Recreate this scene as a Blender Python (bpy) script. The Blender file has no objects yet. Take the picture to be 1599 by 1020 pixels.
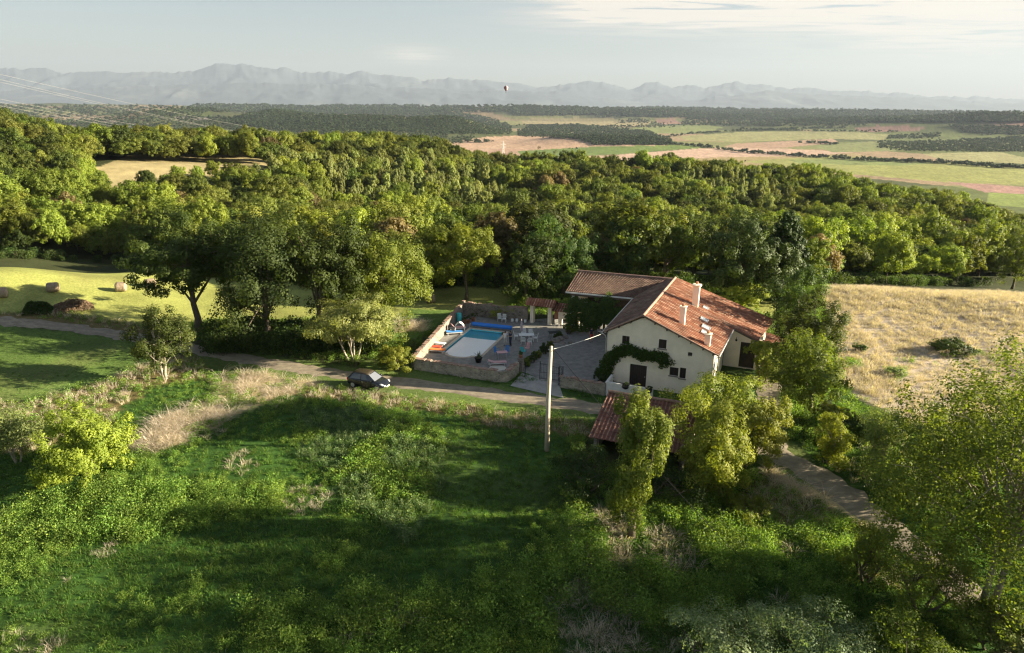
import bpy, bmesh, math, random
import numpy as np
from mathutils import Vector, Matrix
R_ = math.radians
rng = np.random.default_rng(7)
random.seed(7)
S = bpy.context.scene
COL = S.collection

# ------------------------------------------------------------------ camera
W_, H_, F_ = 1599., 1020., 1066.
PITCH, ROLL, CZ = R_(17.8), R_(0.45), 25.
_cp, _sp, _cr, _sr = math.cos(PITCH), math.sin(PITCH), math.cos(ROLL), math.sin(ROLL)
FWD = np.array([0, _cp, -_sp]); _u0 = np.array([0, _sp, _cp]); _r0 = np.array([1., 0, 0])
RT = _cr * _r0 + _sr * _u0; UP = -_sr * _r0 + _cr * _u0
cam = bpy.data.cameras.new("camera"); camo = bpy.data.objects.new("camera", cam); COL.objects.link(camo)
cam.sensor_width = 36; cam.lens = 36 * F_ / W_; cam.clip_start = 0.5; cam.clip_end = 120000
m = Matrix(((RT[0], UP[0], -FWD[0], 0), (RT[1], UP[1], -FWD[1], 0), (RT[2], UP[2], -FWD[2], CZ), (0, 0, 0, 1)))
camo.matrix_world = m
S.camera = camo

# ------------------------------------------------------------------ light
SUN_EL, SUN_AZ = R_(16.5), R_(91)          # azimuth clockwise from +Y
SDIR = Vector((math.sin(SUN_AZ) * math.cos(SUN_EL), math.cos(SUN_AZ) * math.cos(SUN_EL), math.sin(SUN_EL)))
sl = bpy.data.lights.new("sun", 'SUN'); sl.energy = 5.0; sl.angle = R_(0.5); sl.color = (1.0, 0.88, 0.64)
so = bpy.data.objects.new("sun", sl); COL.objects.link(so)
so.rotation_euler = SDIR.to_track_quat('Z', 'Y').to_euler(); so.location = (60, 20, 60)
wd = bpy.data.worlds.new("World"); S.world = wd; wd.use_nodes = True
def build_world():
    nt = wd.node_tree; N = nt.nodes; L = nt.links; N.clear()
    out = N.new('ShaderNodeOutputWorld'); bg = N.new('ShaderNodeBackground'); bg.inputs[1].default_value = 0.05
    sky = N.new('ShaderNodeTexSky'); sky.sky_type = 'NISHITA'; sky.sun_disc = False
    sky.sun_elevation = SUN_EL; sky.sun_rotation = SUN_AZ; sky.air_density = 1.0; sky.dust_density = 0.8; sky.ozone_density = 1.2
    hs = N.new('ShaderNodeHueSaturation'); hs.inputs['Saturation'].default_value = 0.78; hs.inputs['Value'].default_value = 0.53
    L.new(sky.outputs[0], hs.inputs['Color'])
    tc = N.new('ShaderNodeTexCoord')
    # cirrus : noise on the sky direction projected to a cloud layer (x/z, y/z)
    sx = N.new('ShaderNodeSeparateXYZ'); L.new(tc.outputs['Generated'], sx.inputs[0])
    def M(op, a, b=None, c=None):
        n = N.new('ShaderNodeMath'); n.operation = op
        for i, v in enumerate((a, b, c)):
            if v is None: continue
            if isinstance(v, (int, float)): n.inputs[i].default_value = v
            else: L.new(v, n.inputs[i])
        return n.outputs[0]
    zz = M('MAXIMUM', sx.outputs[2], 0.015)
    cx = M('DIVIDE', sx.outputs[0], zz); cy = M('DIVIDE', sx.outputs[1], zz)
    cb = N.new('ShaderNodeCombineXYZ'); L.new(cx, cb.inputs[0]); L.new(cy, cb.inputs[1])
    mp = N.new('ShaderNodeMapping'); mp.inputs['Scale'].default_value = (0.42, 1.15, 1); mp.inputs['Rotation'].default_value = (0, 0, R_(-14)); L.new(cb.outputs[0], mp.inputs[0])
    n1 = N.new('ShaderNodeTexNoise'); n1.inputs['Scale'].default_value = 1.6; n1.inputs['Detail'].default_value = 9; n1.inputs['Roughness'].default_value = 0.62; n1.inputs['Distortion'].default_value = 0.8
    L.new(mp.outputs[0], n1.inputs[0])
    def blob(x, y, rx, ry, amp):      # a patch of cloud round a compass direction (tan azimuth, sine of height)
        d = (FWD + RT * ((x - W_/2)/F_) + UP*((H_/2 - y)/F_)); d = d/np.linalg.norm(d)
        az = d[0]/d[1]
        a = M('SUBTRACT', M('DIVIDE', sx.outputs[0], M('MAXIMUM', sx.outputs[1], 0.05)), float(az)); a = M('DIVIDE', a, rx / F_)
        b = M('DIVIDE', M('SUBTRACT', sx.outputs[2], float(d[2])), ry / F_)
        r2 = M('ADD', M('MULTIPLY', a, a), M('MULTIPLY', b, b))
        return M('MULTIPLY', M('EXPONENT', M('MULTIPLY', r2, -1.0)), amp)
    tot = None
    for q in ((1120, 16, 230, 24, 1.1), (1000, 2, 120, 20, .9), (1570, 35, 170, 26, .9), (645, 86, 42, 10, .8), (1330, 0, 220, 30, .8), (1450, 75, 260, 40, .25)):
        b = blob(*q); tot = b if tot is None else M('ADD', tot, b)
    ns = M('SMOOTH_MIN', M('MAXIMUM', M('MULTIPLY', M('SUBTRACT', n1.outputs[0], 0.36), 4.0), 0.0), 1.0, 0.3)
    fac = M('MINIMUM', M('MULTIPLY', M('MULTIPLY', ns, tot), 1.6), 0.92)
    mx = N.new('ShaderNodeMixRGB'); L.new(fac, mx.inputs[0]); L.new(hs.outputs[0], mx.inputs[1]); mx.inputs[2].default_value = (4.6, 4.0, 3.3, 1)
    L.new(mx.outputs[0], bg.inputs[0]); L.new(bg.outputs[0], out.inputs[0])
build_world()
S.view_settings.view_transform = 'Standard'; S.view_settings.look = 'None'; S.view_settings.exposure = 2.35; S.view_settings.gamma = 1.0
SKIP = ()
cy = S.cycles
cy.use_denoising = True; cy.pixel_filter_type = 'BLACKMAN_HARRIS'; cy.filter_width = 1.25; cy.max_bounces = 6; cy.diffuse_bounces = 2; cy.glossy_bounces = 2; cy.transmission_bounces = 3
cy.transparent_max_bounces = 6; cy.volume_bounces = 0; cy.use_adaptive_sampling = True; cy.adaptive_threshold = 0.006
cy.caustics_reflective = False; cy.caustics_refractive = False

# ------------------------------------------------------------------ noise and terrain
def hsh(ix, iy, s=0):
    n = (ix.astype(np.int64) * 374761393 + iy.astype(np.int64) * 668265263 + s * 974634777) & 0xffffffff
    n = ((n ^ (n >> 13)) * 1274126177) & 0xffffffff
    return ((n ^ (n >> 16)) & 0xffff) / 65535.
def vnoise(x, y, s=0):
    x = np.asarray(x, float); y = np.asarray(y, float)
    ix, iy = np.floor(x), np.floor(y); fx, fy = x - ix, y - iy
    fx = fx*fx*(3-2*fx); fy = fy*fy*(3-2*fy)
    a, b, c, d = hsh(ix, iy, s), hsh(ix+1, iy, s), hsh(ix, iy+1, s), hsh(ix+1, iy+1, s)
    return a + (b-a)*fx + (c-a)*fy + (a-b-c+d)*fx*fy
def fbm(x, y, o=4, s=0):
    t = 0; amp = .5; tot = 0
    for k in range(o):
        t = t + amp*vnoise(x*2**k+k*17.3, y*2**k-k*9.1, s+k); tot += amp; amp *= .5
    return t/tot
def ss(a, b, x):
    t = np.clip((x-a)/(b-a), 0, 1); return t*t*(3-2*t)
_cols = np.array([-600, 0, 200, 400, 600, 800, 1000, 1200, 1400, 1600, 2200])
_az = (_cols - W_/2)/F_ / _cp
_rs = np.array([0, 105, 150, 200, 260, 300, 350, 430, 480, 600, 800, 1000])
_tb = np.array([
 [0, 3, -2, -2, 4, 10, 12, 4, -8, -30, -70, -100],
 [0, 4, -4, -6, 2, 11, 13, 4, -8, -30, -70, -100],
 [0, 2, -7, -10, 0, 4, 5, -4, -14, -40, -80, -100],
 [0, 0, -9, -12, -3, 2, 3, -4, -12, -40, -80, -100],
 [0, 0, -10, -16, -16, -11, -7, 0, -3, -32, -76, -100],
 [0, 0, -10, -17, -20, -19, -17, -14, -20, -45, -82, -100],
 [0, 0, -10, -17, -20, -19, -17, -14, -20, -45, -82, -100],
 [0, 0, -10, -17, -20, -19, -18, -16, -25, -50, -85, -100],
 [0, 1, -8, -16, -20, -20, -20, -28, -38, -60, -88, -100],
 [0, 2, -6, -15, -20, -24, -28, -42, -50, -70, -90, -100],
 [0, 2, -6, -15, -20, -24, -30, -45, -52, -70, -90, -100]], float)
_hills = []   # x, y, rx, ry, h
def far_hill(px, r, wpx, ry, h):
    az = (px - W_/2)/F_/_cp; y = r/math.sqrt(1+az*az); _hills.append((az*y, y, wpx/F_*r, ry, h))
for q in ((600, 3300, 120, 420, 74), (470, 3900, 110, 500, 86), (720, 3300, 60, 300, 50), (330, 4700, 120, 600, 84), (930, 2500, 75, 160, 26), (1000, 2450, 60, 130, 16), (870, 2650, 50, 160, 18),
          (1000, 6500, 90, 500, 58), (1330, 5200, 160, 500, 60), (1500, 4800, 140, 500, 62), (1180, 6200, 120, 500, 55), (1620, 4700, 140, 600, 60), (820, 6900, 150, 600, 64)):
    far_hill(*q)
def Hgt(x, y):
    x = np.asarray(x, float); y = np.asarray(y, float)
    r = np.hypot(x, y); az = x/np.maximum(y, 1e-3); az = np.where(y <= 0, np.sign(x)*5, az); az = np.clip(az, _az[0], _az[-1])
    ci = np.clip(np.searchsorted(_az, az) - 1, 0, len(_az)-2); ca = (az-_az[ci])/(_az[ci+1]-_az[ci]); ca = ca*ca*(3-2*ca)
    rr = np.clip(r, 0, 999.9); ri = np.clip(np.searchsorted(_rs, rr, side='right')-1, 0, len(_rs)-2); ra = (rr-_rs[ri])/(_rs[ri+1]-_rs[ri]); ra = np.where(ri == 0, ra**6, ra*ra*(3-2*ra)*.5+ra*.5)
    z = (_tb[ci, ri]*(1-ra) + _tb[ci, ri+1]*ra)*(1-ca) + (_tb[ci+1, ri]*(1-ra)+_tb[ci+1, ri+1]*ra)*ca
    z = z + 2.5*(fbm(x/60, y/60, 3, 3)-.5)*ss(125, 200, r)
    z = z + ss(95, 60, r)*0
    z = z - 0.055*np.maximum(0, 50-y)*ss(-5, 8, y)
    z = z + 0.05*np.maximum(0, -x-42)*ss(70, 84, y)*ss(140, 105, r)
    z = z + 0.35*(fbm(x/7, y/7, 3, 5)-.5)*ss(50, 44, y) + .6*(fbm(x/14, y/14, 3, 6)-.5)*ss(36, 44, x)
    f = ss(900, 1400, r)
    if np.any(f > 0):
        hz = 0
        for (hx, hy, rx, ry, h) in _hills:
            hz = hz + h*np.exp(-((x-hx)/rx)**2 - ((y-hy)/ry)**2)
        hz = hz*(0.8+.4*fbm(x/400, y/400, 3, 9))
        band = ss(5600, 8200, r)
        rd = 1-np.abs(2*fbm(x/2600, y/1500, 4, 11)-1)
        hz = hz + band*(30 + 78*rd)*(1-.55*ss(10000, 16000, r)) + ss(3500, 5500, r)*26*fbm(x/900, y/700, 3, 14)
        hz = hz + 6*fbm(x/300, y/300, 2, 15)*f
        z = z + f*hz
    return z
def Hz(x, y): return float(Hgt(np.array([x]), np.array([y]))[0])
_ts = np.concatenate([np.arange(12, 130, .5), np.geomspace(130, 36000, 700)])
def G(px, py):
    """ground point seen at photo pixel (arrays ok)"""
    px = np.atleast_1d(np.asarray(px, float)); py = np.atleast_1d(np.asarray(py, float))
    d = FWD[None] + RT[None]*((px-W_/2)/F_)[:, None] + UP[None]*((H_/2-py)/F_)[:, None]
    X = d[:, :1]*_ts; Y = d[:, 1:2]*_ts; Z = CZ + d[:, 2:]*_ts
    hit = Z < Hgt(X, Y); k = np.argmax(hit, 1); k = np.where(hit.any(1), k, len(_ts)-1); k0 = np.maximum(k-1, 0)
    a, b = _ts[k0], _ts[k]
    for _ in range(12):
        mth = (a+b)/2; below = CZ+d[:, 2]*mth < Hgt(d[:, 0]*mth, d[:, 1]*mth)
        b = np.where(below, mth, b); a = np.where(below, a, mth)
    return np.stack([d[:, 0]*b, d[:, 1]*b, Hgt(d[:, 0]*b, d[:, 1]*b)], 1)
_fth = np.linspace(-.80, .80, 700); _frr = np.geomspace(600, 21000, 420); _FA, _FR = np.meshgrid(_fth, _frr); _FH = Hgt(np.sin(_FA)*_FR, np.cos(_FA)*_FR)
def HgtF(x, y):
    a = np.clip((np.arctan2(x, y)+.80)/1.6*699, 0, 698.99); r = np.clip(np.log(np.hypot(x, y)/600)/math.log(35.)*419, 0, 418.99)
    i, j = a.astype(int), r.astype(int); fa, fr = a-i, r-j
    return (_FH[j, i]*(1-fa)+_FH[j, i+1]*fa)*(1-fr)+(_FH[j+1, i]*(1-fa)+_FH[j+1, i+1]*fa)*fr
def GF(px, py):
    """as G, for the far land only"""
    d = FWD[None] + RT[None]*((px-W_/2)/F_)[:, None] + UP[None]*((H_/2-py)/F_)[:, None]
    ts = np.geomspace(900, 20000, 260); out = []
    for q in np.array_split(np.arange(len(px)), max(1, len(px)//4000)):
        X = d[q, :1]*ts; Y = d[q, 1:2]*ts; Z = CZ+d[q, 2:]*ts; hit = Z < HgtF(X, Y); k = np.argmax(hit, 1); k = np.where(hit.any(1), k, len(ts)-1); a, b = ts[np.maximum(k-1, 0)], ts[k]
        for _ in range(8):
            m_ = (a+b)/2; w = CZ+d[q, 2]*m_ < HgtF(d[q, 0]*m_, d[q, 1]*m_); b = np.where(w, m_, b); a = np.where(w, a, m_)
        out.append(np.stack([d[q, 0]*b, d[q, 1]*b, HgtF(d[q, 0]*b, d[q, 1]*b)], 1))
    return np.concatenate(out)
def g1(px, py): return Vector(G(px, py)[0])
def PZ(px, py, z):
    d = FWD + RT*((px-W_/2)/F_) + UP*((H_/2-py)/F_); t = (z-CZ)/d[2]; return Vector((d[0]*t, d[1]*t, z))
def RAYY(px, py, y):
    d = FWD + RT*((px-W_/2)/F_) + UP*((H_/2-py)/F_); t = y/d[1]; return Vector((d[0]*t, y, CZ+d[2]*t))
def proj(x, y, z):
    qx, qy, qz = x, y, z-CZ
    D = qx*FWD[0]+qy*FWD[1]+qz*FWD[2]
    D = np.where(np.abs(D) < 1e-6, 1e-6, D)
    return W_/2+F_*(qx*RT[0]+qy*RT[1]+qz*RT[2])/D, H_/2-F_*(qx*UP[0]+qy*UP[1]+qz*UP[2])/D, D
def inpoly(px, py, poly):
    c = np.zeros(np.shape(px), bool); n = len(poly)
    for i in range(n):
        x1, y1 = poly[i]; x2, y2 = poly[(i+1) % n]
        cond = ((y1 > py) != (y2 > py))
        with np.errstate(divide='ignore', invalid='ignore'):
            xi = (x2-x1)*(py-y1)/((y2-y1) if y2 != y1 else 1e-9)+x1
        c ^= cond & (px < xi)
    return c

# ------------------------------------------------------------------ materials
def newmat(name):
    mt = bpy.data.materials.new(name); mt.use_nodes = True; nt = mt.node_tree
    b = nt.nodes['Principled BSDF']; return mt, nt, b
def simple(name, col, rough=.7, metal=0., var=0.0, scale=8., bump=0., spec=None, scale2=None):
    mt, nt, b = newmat(name); b.inputs['Base Color'].default_value = (*col, 1); b.inputs['Roughness'].default_value = rough; b.inputs['Metallic'].default_value = metal
    if spec is not None: b.inputs['Specular IOR Level'].default_value = spec
    if var > 0 or bump > 0:
        tc = nt.nodes.new('ShaderNodeTexCoord'); n = nt.nodes.new('ShaderNodeTexNoise'); n.inputs['Scale'].default_value = scale; n.inputs['Detail'].default_value = 6; n.inputs['Roughness'].default_value = .65
        nt.links.new(tc.outputs['Object'], n.inputs[0])
        if var > 0:
            r = nt.nodes.new('ShaderNodeValToRGB'); r.color_ramp.elements[0].position = .3; r.color_ramp.elements[1].position = .7
            r.color_ramp.elements[0].color = (*[c*(1-var) for c in col], 1); r.color_ramp.elements[1].color = (*[min(1, c*(1+var)) for c in col], 1)
            nt.links.new(n.outputs[0], r.inputs[0]); nt.links.new(r.outputs[0], b.inputs['Base Color'])
        if bump > 0:
            bp = nt.nodes.new('ShaderNodeBump'); bp.inputs['Strength'].default_value = 1; bp.inputs['Distance'].default_value = bump
            nt.links.new(n.outputs[0], bp.inputs['Height']); nt.links.new(bp.outputs[0], b.inputs['Normal'])
    return mt
def leafmat(name, c0, c1, c2=None, trans=.45, objrand=0.35, rough=.6):
    """two-sided leaf: diffuse + light passing through; colour varies leaf to leaf and plant to plant"""
    mt = bpy.data.materials.new(name); mt.use_nodes = True; nt = mt.node_tree; N = nt.nodes; L = nt.links; N.clear()
    out = N.new('ShaderNodeOutputMaterial'); at = N.new('ShaderNodeAttribute'); at.attribute_name = 'tint'
    r = N.new('ShaderNodeValToRGB'); r.color_ramp.elements[0].color = (*c0, 1); r.color_ramp.elements[1].color = (*c1, 1)
    if c2: e = r.color_ramp.elements.new(.93); e.color = (*c1, 1); r.color_ramp.elements[-1].color = (*c2, 1)
    L.new(at.outputs['Fac'], r.inputs[0])
    oi = N.new('ShaderNodeObjectInfo'); hs = N.new('ShaderNodeHueSaturation')
    mr = N.new('ShaderNodeMapRange'); mr.inputs[3].default_value = 0.5-.04*objrand; mr.inputs[4].default_value = .5+.045*objrand; L.new(oi.outputs['Random'], mr.inputs[0]); L.new(mr.outputs[0], hs.inputs['Hue'])
    ml = N.new('ShaderNodeMath'); ml.operation = 'MULTIPLY'; ml.inputs[1].default_value = 7.31; L.new(oi.outputs['Random'], ml.inputs[0])
    fr = N.new('ShaderNodeMath'); fr.operation = 'FRACT'; L.new(ml.outputs[0], fr.inputs[0])
    mv = N.new('ShaderNodeMapRange'); mv.inputs[3].default_value = 1-objrand; mv.inputs[4].default_value = 1+objrand; L.new(fr.outputs[0], mv.inputs[0]); L.new(mv.outputs[0], hs.inputs['Value'])
    L.new(r.outputs[0], hs.inputs['Color'])
    d = N.new('ShaderNodeBsdfPrincipled'); d.inputs['Roughness'].default_value = rough; d.inputs['Specular IOR Level'].default_value = .25
    t = N.new('ShaderNodeBsdfTranslucent'); g = N.new('ShaderNodeMixRGB'); g.blend_type = 'MULTIPLY'; g.inputs[0].default_value = 1; g.inputs[2].default_value = (1.25, 1.25, .55, 1)
    L.new(hs.outputs[0], d.inputs['Base Color']); L.new(hs.outputs[0], g.inputs[1]); L.new(g.outputs[0], t.inputs[0])
    mx = N.new('ShaderNodeMixShader'); mx.inputs[0].default_value = trans; L.new(d.outputs[0], mx.inputs[1]); L.new(t.outputs[0], mx.inputs[2]); L.new(mx.outputs[0], out.inputs[0])
    return mt
def ramp_mat(name, stops, scale, rough=.85, bump=.02, tex='noise', detail=7, stretch=(1, 1, 1)):
    mt, nt, b = newmat(name); b.inputs['Roughness'].default_value = rough; N = nt.nodes; L = nt.links
    tc = N.new('ShaderNodeTexCoord'); mp = N.new('ShaderNodeMapping'); mp.inputs['Scale'].default_value = stretch; L.new(tc.outputs['Object'], mp.inputs[0])
    n = N.new('ShaderNodeTexNoise'); n.inputs['Scale'].default_value = scale; n.inputs['Detail'].default_value = detail; n.inputs['Roughness'].default_value = .7; L.new(mp.outputs[0], n.inputs[0])
    r = N.new('ShaderNodeValToRGB'); els = r.color_ramp.elements
    while len(els) < len(stops): els.new(.5)
    for e, (p, c) in zip(els, stops): e.position = p; e.color = (*c, 1)
    L.new(n.outputs[0], r.inputs[0]); L.new(r.outputs[0], b.inputs['Base Color'])
    bp = N.new('ShaderNodeBump'); bp.inputs['Distance'].default_value = bump; bp.inputs['Strength'].default_value = 1; L.new(n.outputs[0], bp.inputs['Height']); L.new(bp.outputs[0], b.inputs['Normal'])
    return mt
def stone_mat(name, c0, c1, mortar, scale=3.2):
    mt, nt, b = newmat(name); b.inputs['Roughness'].default_value = .92; N = nt.nodes; L = nt.links
    tc = N.new('ShaderNodeTexCoord'); mp = N.new('ShaderNodeMapping'); mp.inputs['Scale'].default_value = (1, 1, 1.6); L.new(tc.outputs['Object'], mp.inputs[0])
    v = N.new('ShaderNodeTexVoronoi'); v.inputs['Scale'].default_value = scale; L.new(mp.outputs[0], v.inputs[0])
    v2 = N.new('ShaderNodeTexVoronoi'); v2.feature = 'DISTANCE_TO_EDGE'; v2.inputs['Scale'].default_value = scale; L.new(mp.outputs[0], v2.inputs[0])
    sc = N.new('ShaderNodeSeparateColor'); L.new(v.outputs['Color'], sc.inputs[0])
    m1 = N.new('ShaderNodeMixRGB'); m1.inputs[1].default_value = (*c0, 1); m1.inputs[2].default_value = (*c1, 1); L.new(sc.outputs[0], m1.inputs[0])
    n = N.new('ShaderNodeTexNoise'); n.inputs['Scale'].default_value = 1.3; n.inputs['Detail'].default_value = 8; L.new(tc.outputs['Object'], n.inputs[0])
    mg = N.new('ShaderNodeMixRGB'); mg.blend_type = 'MULTIPLY'; mg.inputs[0].default_value = .8; L.new(m1.outputs[0], mg.inputs[1])
    rr = N.new('ShaderNodeValToRGB'); rr.color_ramp.elements[0].position = .35; rr.color_ramp.elements[0].color = (.4, .4, .38, 1); rr.color_ramp.elements[1].position = .65; rr.color_ramp.elements[1].color = (1.2, 1.15, 1.1, 1); L.new(n.outputs[0], rr.inputs[0]); L.new(rr.outputs[0], mg.inputs[2])
    r = N.new('ShaderNodeValToRGB'); r.color_ramp.elements[0].position = .03; r.color_ramp.elements[1].position = .1; L.new(v2.outputs['Distance'], r.inputs[0])
    mx = N.new('ShaderNodeMixRGB'); mx.inputs[1].default_value = (*mortar, 1); L.new(r.outputs[0], mx.inputs[0]); L.new(mg.outputs[0], mx.inputs[2]); L.new(mx.outputs[0], b.inputs['Base Color'])
    bp = N.new('ShaderNodeBump'); bp.inputs['Distance'].default_value = .06; L.new(v2.outputs['Distance'], bp.inputs['Height']); L.new(bp.outputs[0], b.inputs['Normal'])
    return mt

# ------------------------------------------------------------------ mesh helpers
def np_mesh(name, V, Fq, mat=None, tint=None, smooth=False):
    V = np.asarray(V, np.float32); Fq = np.asarray(Fq, np.int32); k = Fq.shape[1]
    me = bpy.data.meshes.new(name); me.vertices.add(len(V)); me.vertices.foreach_set('co', V.ravel())
    me.loops.add(Fq.size); me.loops.foreach_set('vertex_index', Fq.ravel())
    me.polygons.add(len(Fq)); me.polygons.foreach_set('loop_start', np.arange(0, Fq.size, k, dtype=np.int32))
    if tint is not None:
        a = me.attributes.new('tint', 'FLOAT', 'POINT'); a.data.foreach_set('value', np.asarray(tint, np.float32))
    me.update(calc_edges=True)
    me.polygons.foreach_set('use_smooth', np.full(len(Fq), smooth))
    if mat: me.materials.append(mat)
    return me
class MB:
    def __init__(s): s.v = []; s.f = []
    def add(s, vs, fs):
        o = len(s.v); s.v += [tuple(p) for p in vs]; s.f += [tuple(i+o for i in f) for f in fs]; return s
    def box(s, c, d, rz=0, M=None):
        c = Vector(c); pts = []
        rm = Matrix.Rotation(rz, 3, 'Z') if M is None else M
        for sx in (-1, 1):
            for sy in (-1, 1):
                for sz in (-1, 1): pts.append(c + rm @ Vector((sx*d[0]/2, sy*d[1]/2, sz*d[2]/2)))
        return s.add(pts, [(0, 1, 3, 2), (4, 6, 7, 5), (0, 4, 5, 1), (2, 3, 7, 6), (0, 2, 6, 4), (1, 5, 7, 3)])
    def tube(s, pts, rad, n=8, cap=True):
        pts = [Vector(p) for p in pts]; rad = list(rad) if hasattr(rad, '__len__') else [rad]*len(pts)
        o = len(s.v); up = Vector((0, 0, 1)); prev = None
        for i, p in enumerate(pts):
            t = (pts[min(i+1, len(pts)-1)] - pts[max(i-1, 0)]).normalized()
            if prev is None: a = t.cross(up if abs(t.z) < .9 else Vector((1, 0, 0))).normalized()
            else: a = (prev - t*prev.dot(t)).normalized()
            prev = a; b = t.cross(a)
            for k in range(n):
                an = 2*math.pi*k/n; s.v.append(tuple(p + (a*math.cos(an)+b*math.sin(an))*rad[i]))
        for i in range(len(pts)-1):
            for k in range(n): s.f.append((o+i*n+k, o+i*n+(k+1) % n, o+(i+1)*n+(k+1) % n, o+(i+1)*n+k))
        if cap: s.f.append(tuple(o+k for k in range(n))[::-1]); s.f.append(tuple(o+(len(pts)-1)*n+k for k in range(n)))
        return s
    def cyl(s, a, b, r, n=12): return s.tube([a, b], [r, r], n)
    def lathe(s, prof, c=(0, 0, 0), n=16):
        o = len(s.v)
        for (r, z) in prof:
            for k in range(n): an = 2*math.pi*k/n; s.v.append((c[0]+r*math.cos(an), c[1]+r*math.sin(an), c[2]+z))
        for i in range(len(prof)-1):
            for k in range(n): s.f.append((o+i*n+k, o+i*n+(k+1) % n, o+(i+1)*n+(k+1) % n, o+(i+1)*n+k))
        s.f.append(tuple(o+k for k in range(n))[::-1]); s.f.append(tuple(o+(len(prof)-1)*n+k for k in range(n)))
        return s
    def prism(s, poly, z0, z1):
        n = len(poly); vs = [(x, y, z0) for x, y in poly]+[(x, y, z1) for x, y in poly]
        return s.add(vs, [tuple(range(n))[::-1], tuple(range(n, 2*n))]+[(i, (i+1) % n, n+(i+1) % n, n+i) for i in range(n)])
    def mesh(s, name, mat, smooth=False):
        me = bpy.data.meshes.new(name); me.from_pydata(s.v, [], s.f); me.update()
        if mat: me.materials.append(mat)
        if smooth:
            me.polygons.foreach_set('use_smooth', [True]*len(me.polygons))
        return me
    def build(s, name, mat, parent=None, smooth=False, bevel=0):
        o = obj(name, s.mesh(name, mat, smooth), parent)
        if bevel: b = o.modifiers.new('bevel', 'BEVEL'); b.width = bevel; b.segments = 2; b.limit_method = 'ANGLE'
        return o
def obj(name, me, parent=None, loc=None):
    o = bpy.data.objects.new(name, me); COL.objects.link(o)
    if parent: o.parent = parent
    if loc is not None: o.location = loc
    return o
def tag(o, label=None, cat=None, group=None, kind=None):
    if label: o['label'] = label
    if cat: o['category'] = cat
    if group: o['group'] = group
    if kind: o['kind'] = kind
    return o
def thing(name, loc, rz, label, cat, group=None):
    o = bpy.data.objects.new(name, None); COL.objects.link(o); o.empty_display_size = .3
    o.location = loc; o.rotation_euler.z = rz; return tag(o, label, cat, group)
def dup(root, loc, rz=0, sc=1, label=None, group=None):
    r = root.copy(); COL.objects.link(r); r.location = loc; r.rotation_euler.z = rz
    r.scale = (sc, sc, sc) if not hasattr(sc, '__len__') else sc
    if label: r['label'] = label
    if group: r['group'] = group
    for ch in list(root.children):
        c = ch.copy(); COL.objects.link(c); c.parent = r
        for gch in ch.children: d = gch.copy(); COL.objects.link(d); d.parent = c
    return r
def scatter(name, pts, rot, scale, idx, templates, label, cat, tilt=None):
    """ONE stuff object: a point cloud that carries small plants"""
    me = bpy.data.meshes.new(name); n = len(pts); me.vertices.add(n); me.vertices.foreach_set('co', np.asarray(pts, np.float32).ravel())
    scale = np.asarray(scale, np.float32); scale = np.repeat(scale[:, None], 3, 1) if scale.ndim == 1 else scale
    for nm, ty, dat in (('rz', 'FLOAT', rot), ('ix', 'INT', idx)):
        a = me.attributes.new(nm, ty, 'POINT'); a.data.foreach_set('value', np.asarray(dat, np.float32 if ty == 'FLOAT' else np.int32))
    a = me.attributes.new('sc', 'FLOAT_VECTOR', 'POINT'); a.data.foreach_set('vector', scale.ravel())
    o = obj(name, me); tag(o, label, cat, kind='stuff')
    ng = bpy.data.node_groups.new(name, 'GeometryNodeTree'); ng.interface.new_socket('Geometry', in_out='INPUT', socket_type='NodeSocketGeometry'); ng.interface.new_socket('Geometry', in_out='OUTPUT', socket_type='NodeSocketGeometry')
    N, L = ng.nodes, ng.links
    gi, go = N.new('NodeGroupInput'), N.new('NodeGroupOutput'); ip = N.new('GeometryNodeInstanceOnPoints'); jn = N.new('GeometryNodeJoinGeometry')
    tobs = [bpy.data.objects.new(name+'_t', t) for t in templates]
    for t in reversed(tobs):
        oi = N.new('GeometryNodeObjectInfo'); oi.inputs['Object'].default_value = t; oi.inputs['As Instance'].default_value = True; L.new(oi.outputs['Geometry'], jn.inputs[0])
    L.new(gi.outputs[0], ip.inputs['Points']); L.new(jn.outputs[0], ip.inputs['Instance']); ip.inputs['Pick Instance'].default_value = True
    def att(nm, ty):
        a = N.new('GeometryNodeInputNamedAttribute'); a.data_type = ty; a.inputs[0].default_value = nm; return a.outputs[0]
    L.new(att('ix', 'INT'), ip.inputs['Instance Index'])
    cb = N.new('ShaderNodeCombineXYZ'); L.new(att('rz', 'FLOAT'), cb.inputs[2]); L.new(cb.outputs[0], ip.inputs['Rotation'])
    L.new(att('sc', 'FLOAT_VECTOR'), ip.inputs['Scale']); L.new(ip.outputs[0], go.inputs[0])
    md = o.modifiers.new('plants', 'NODES'); md.node_group = ng
    return o

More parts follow.
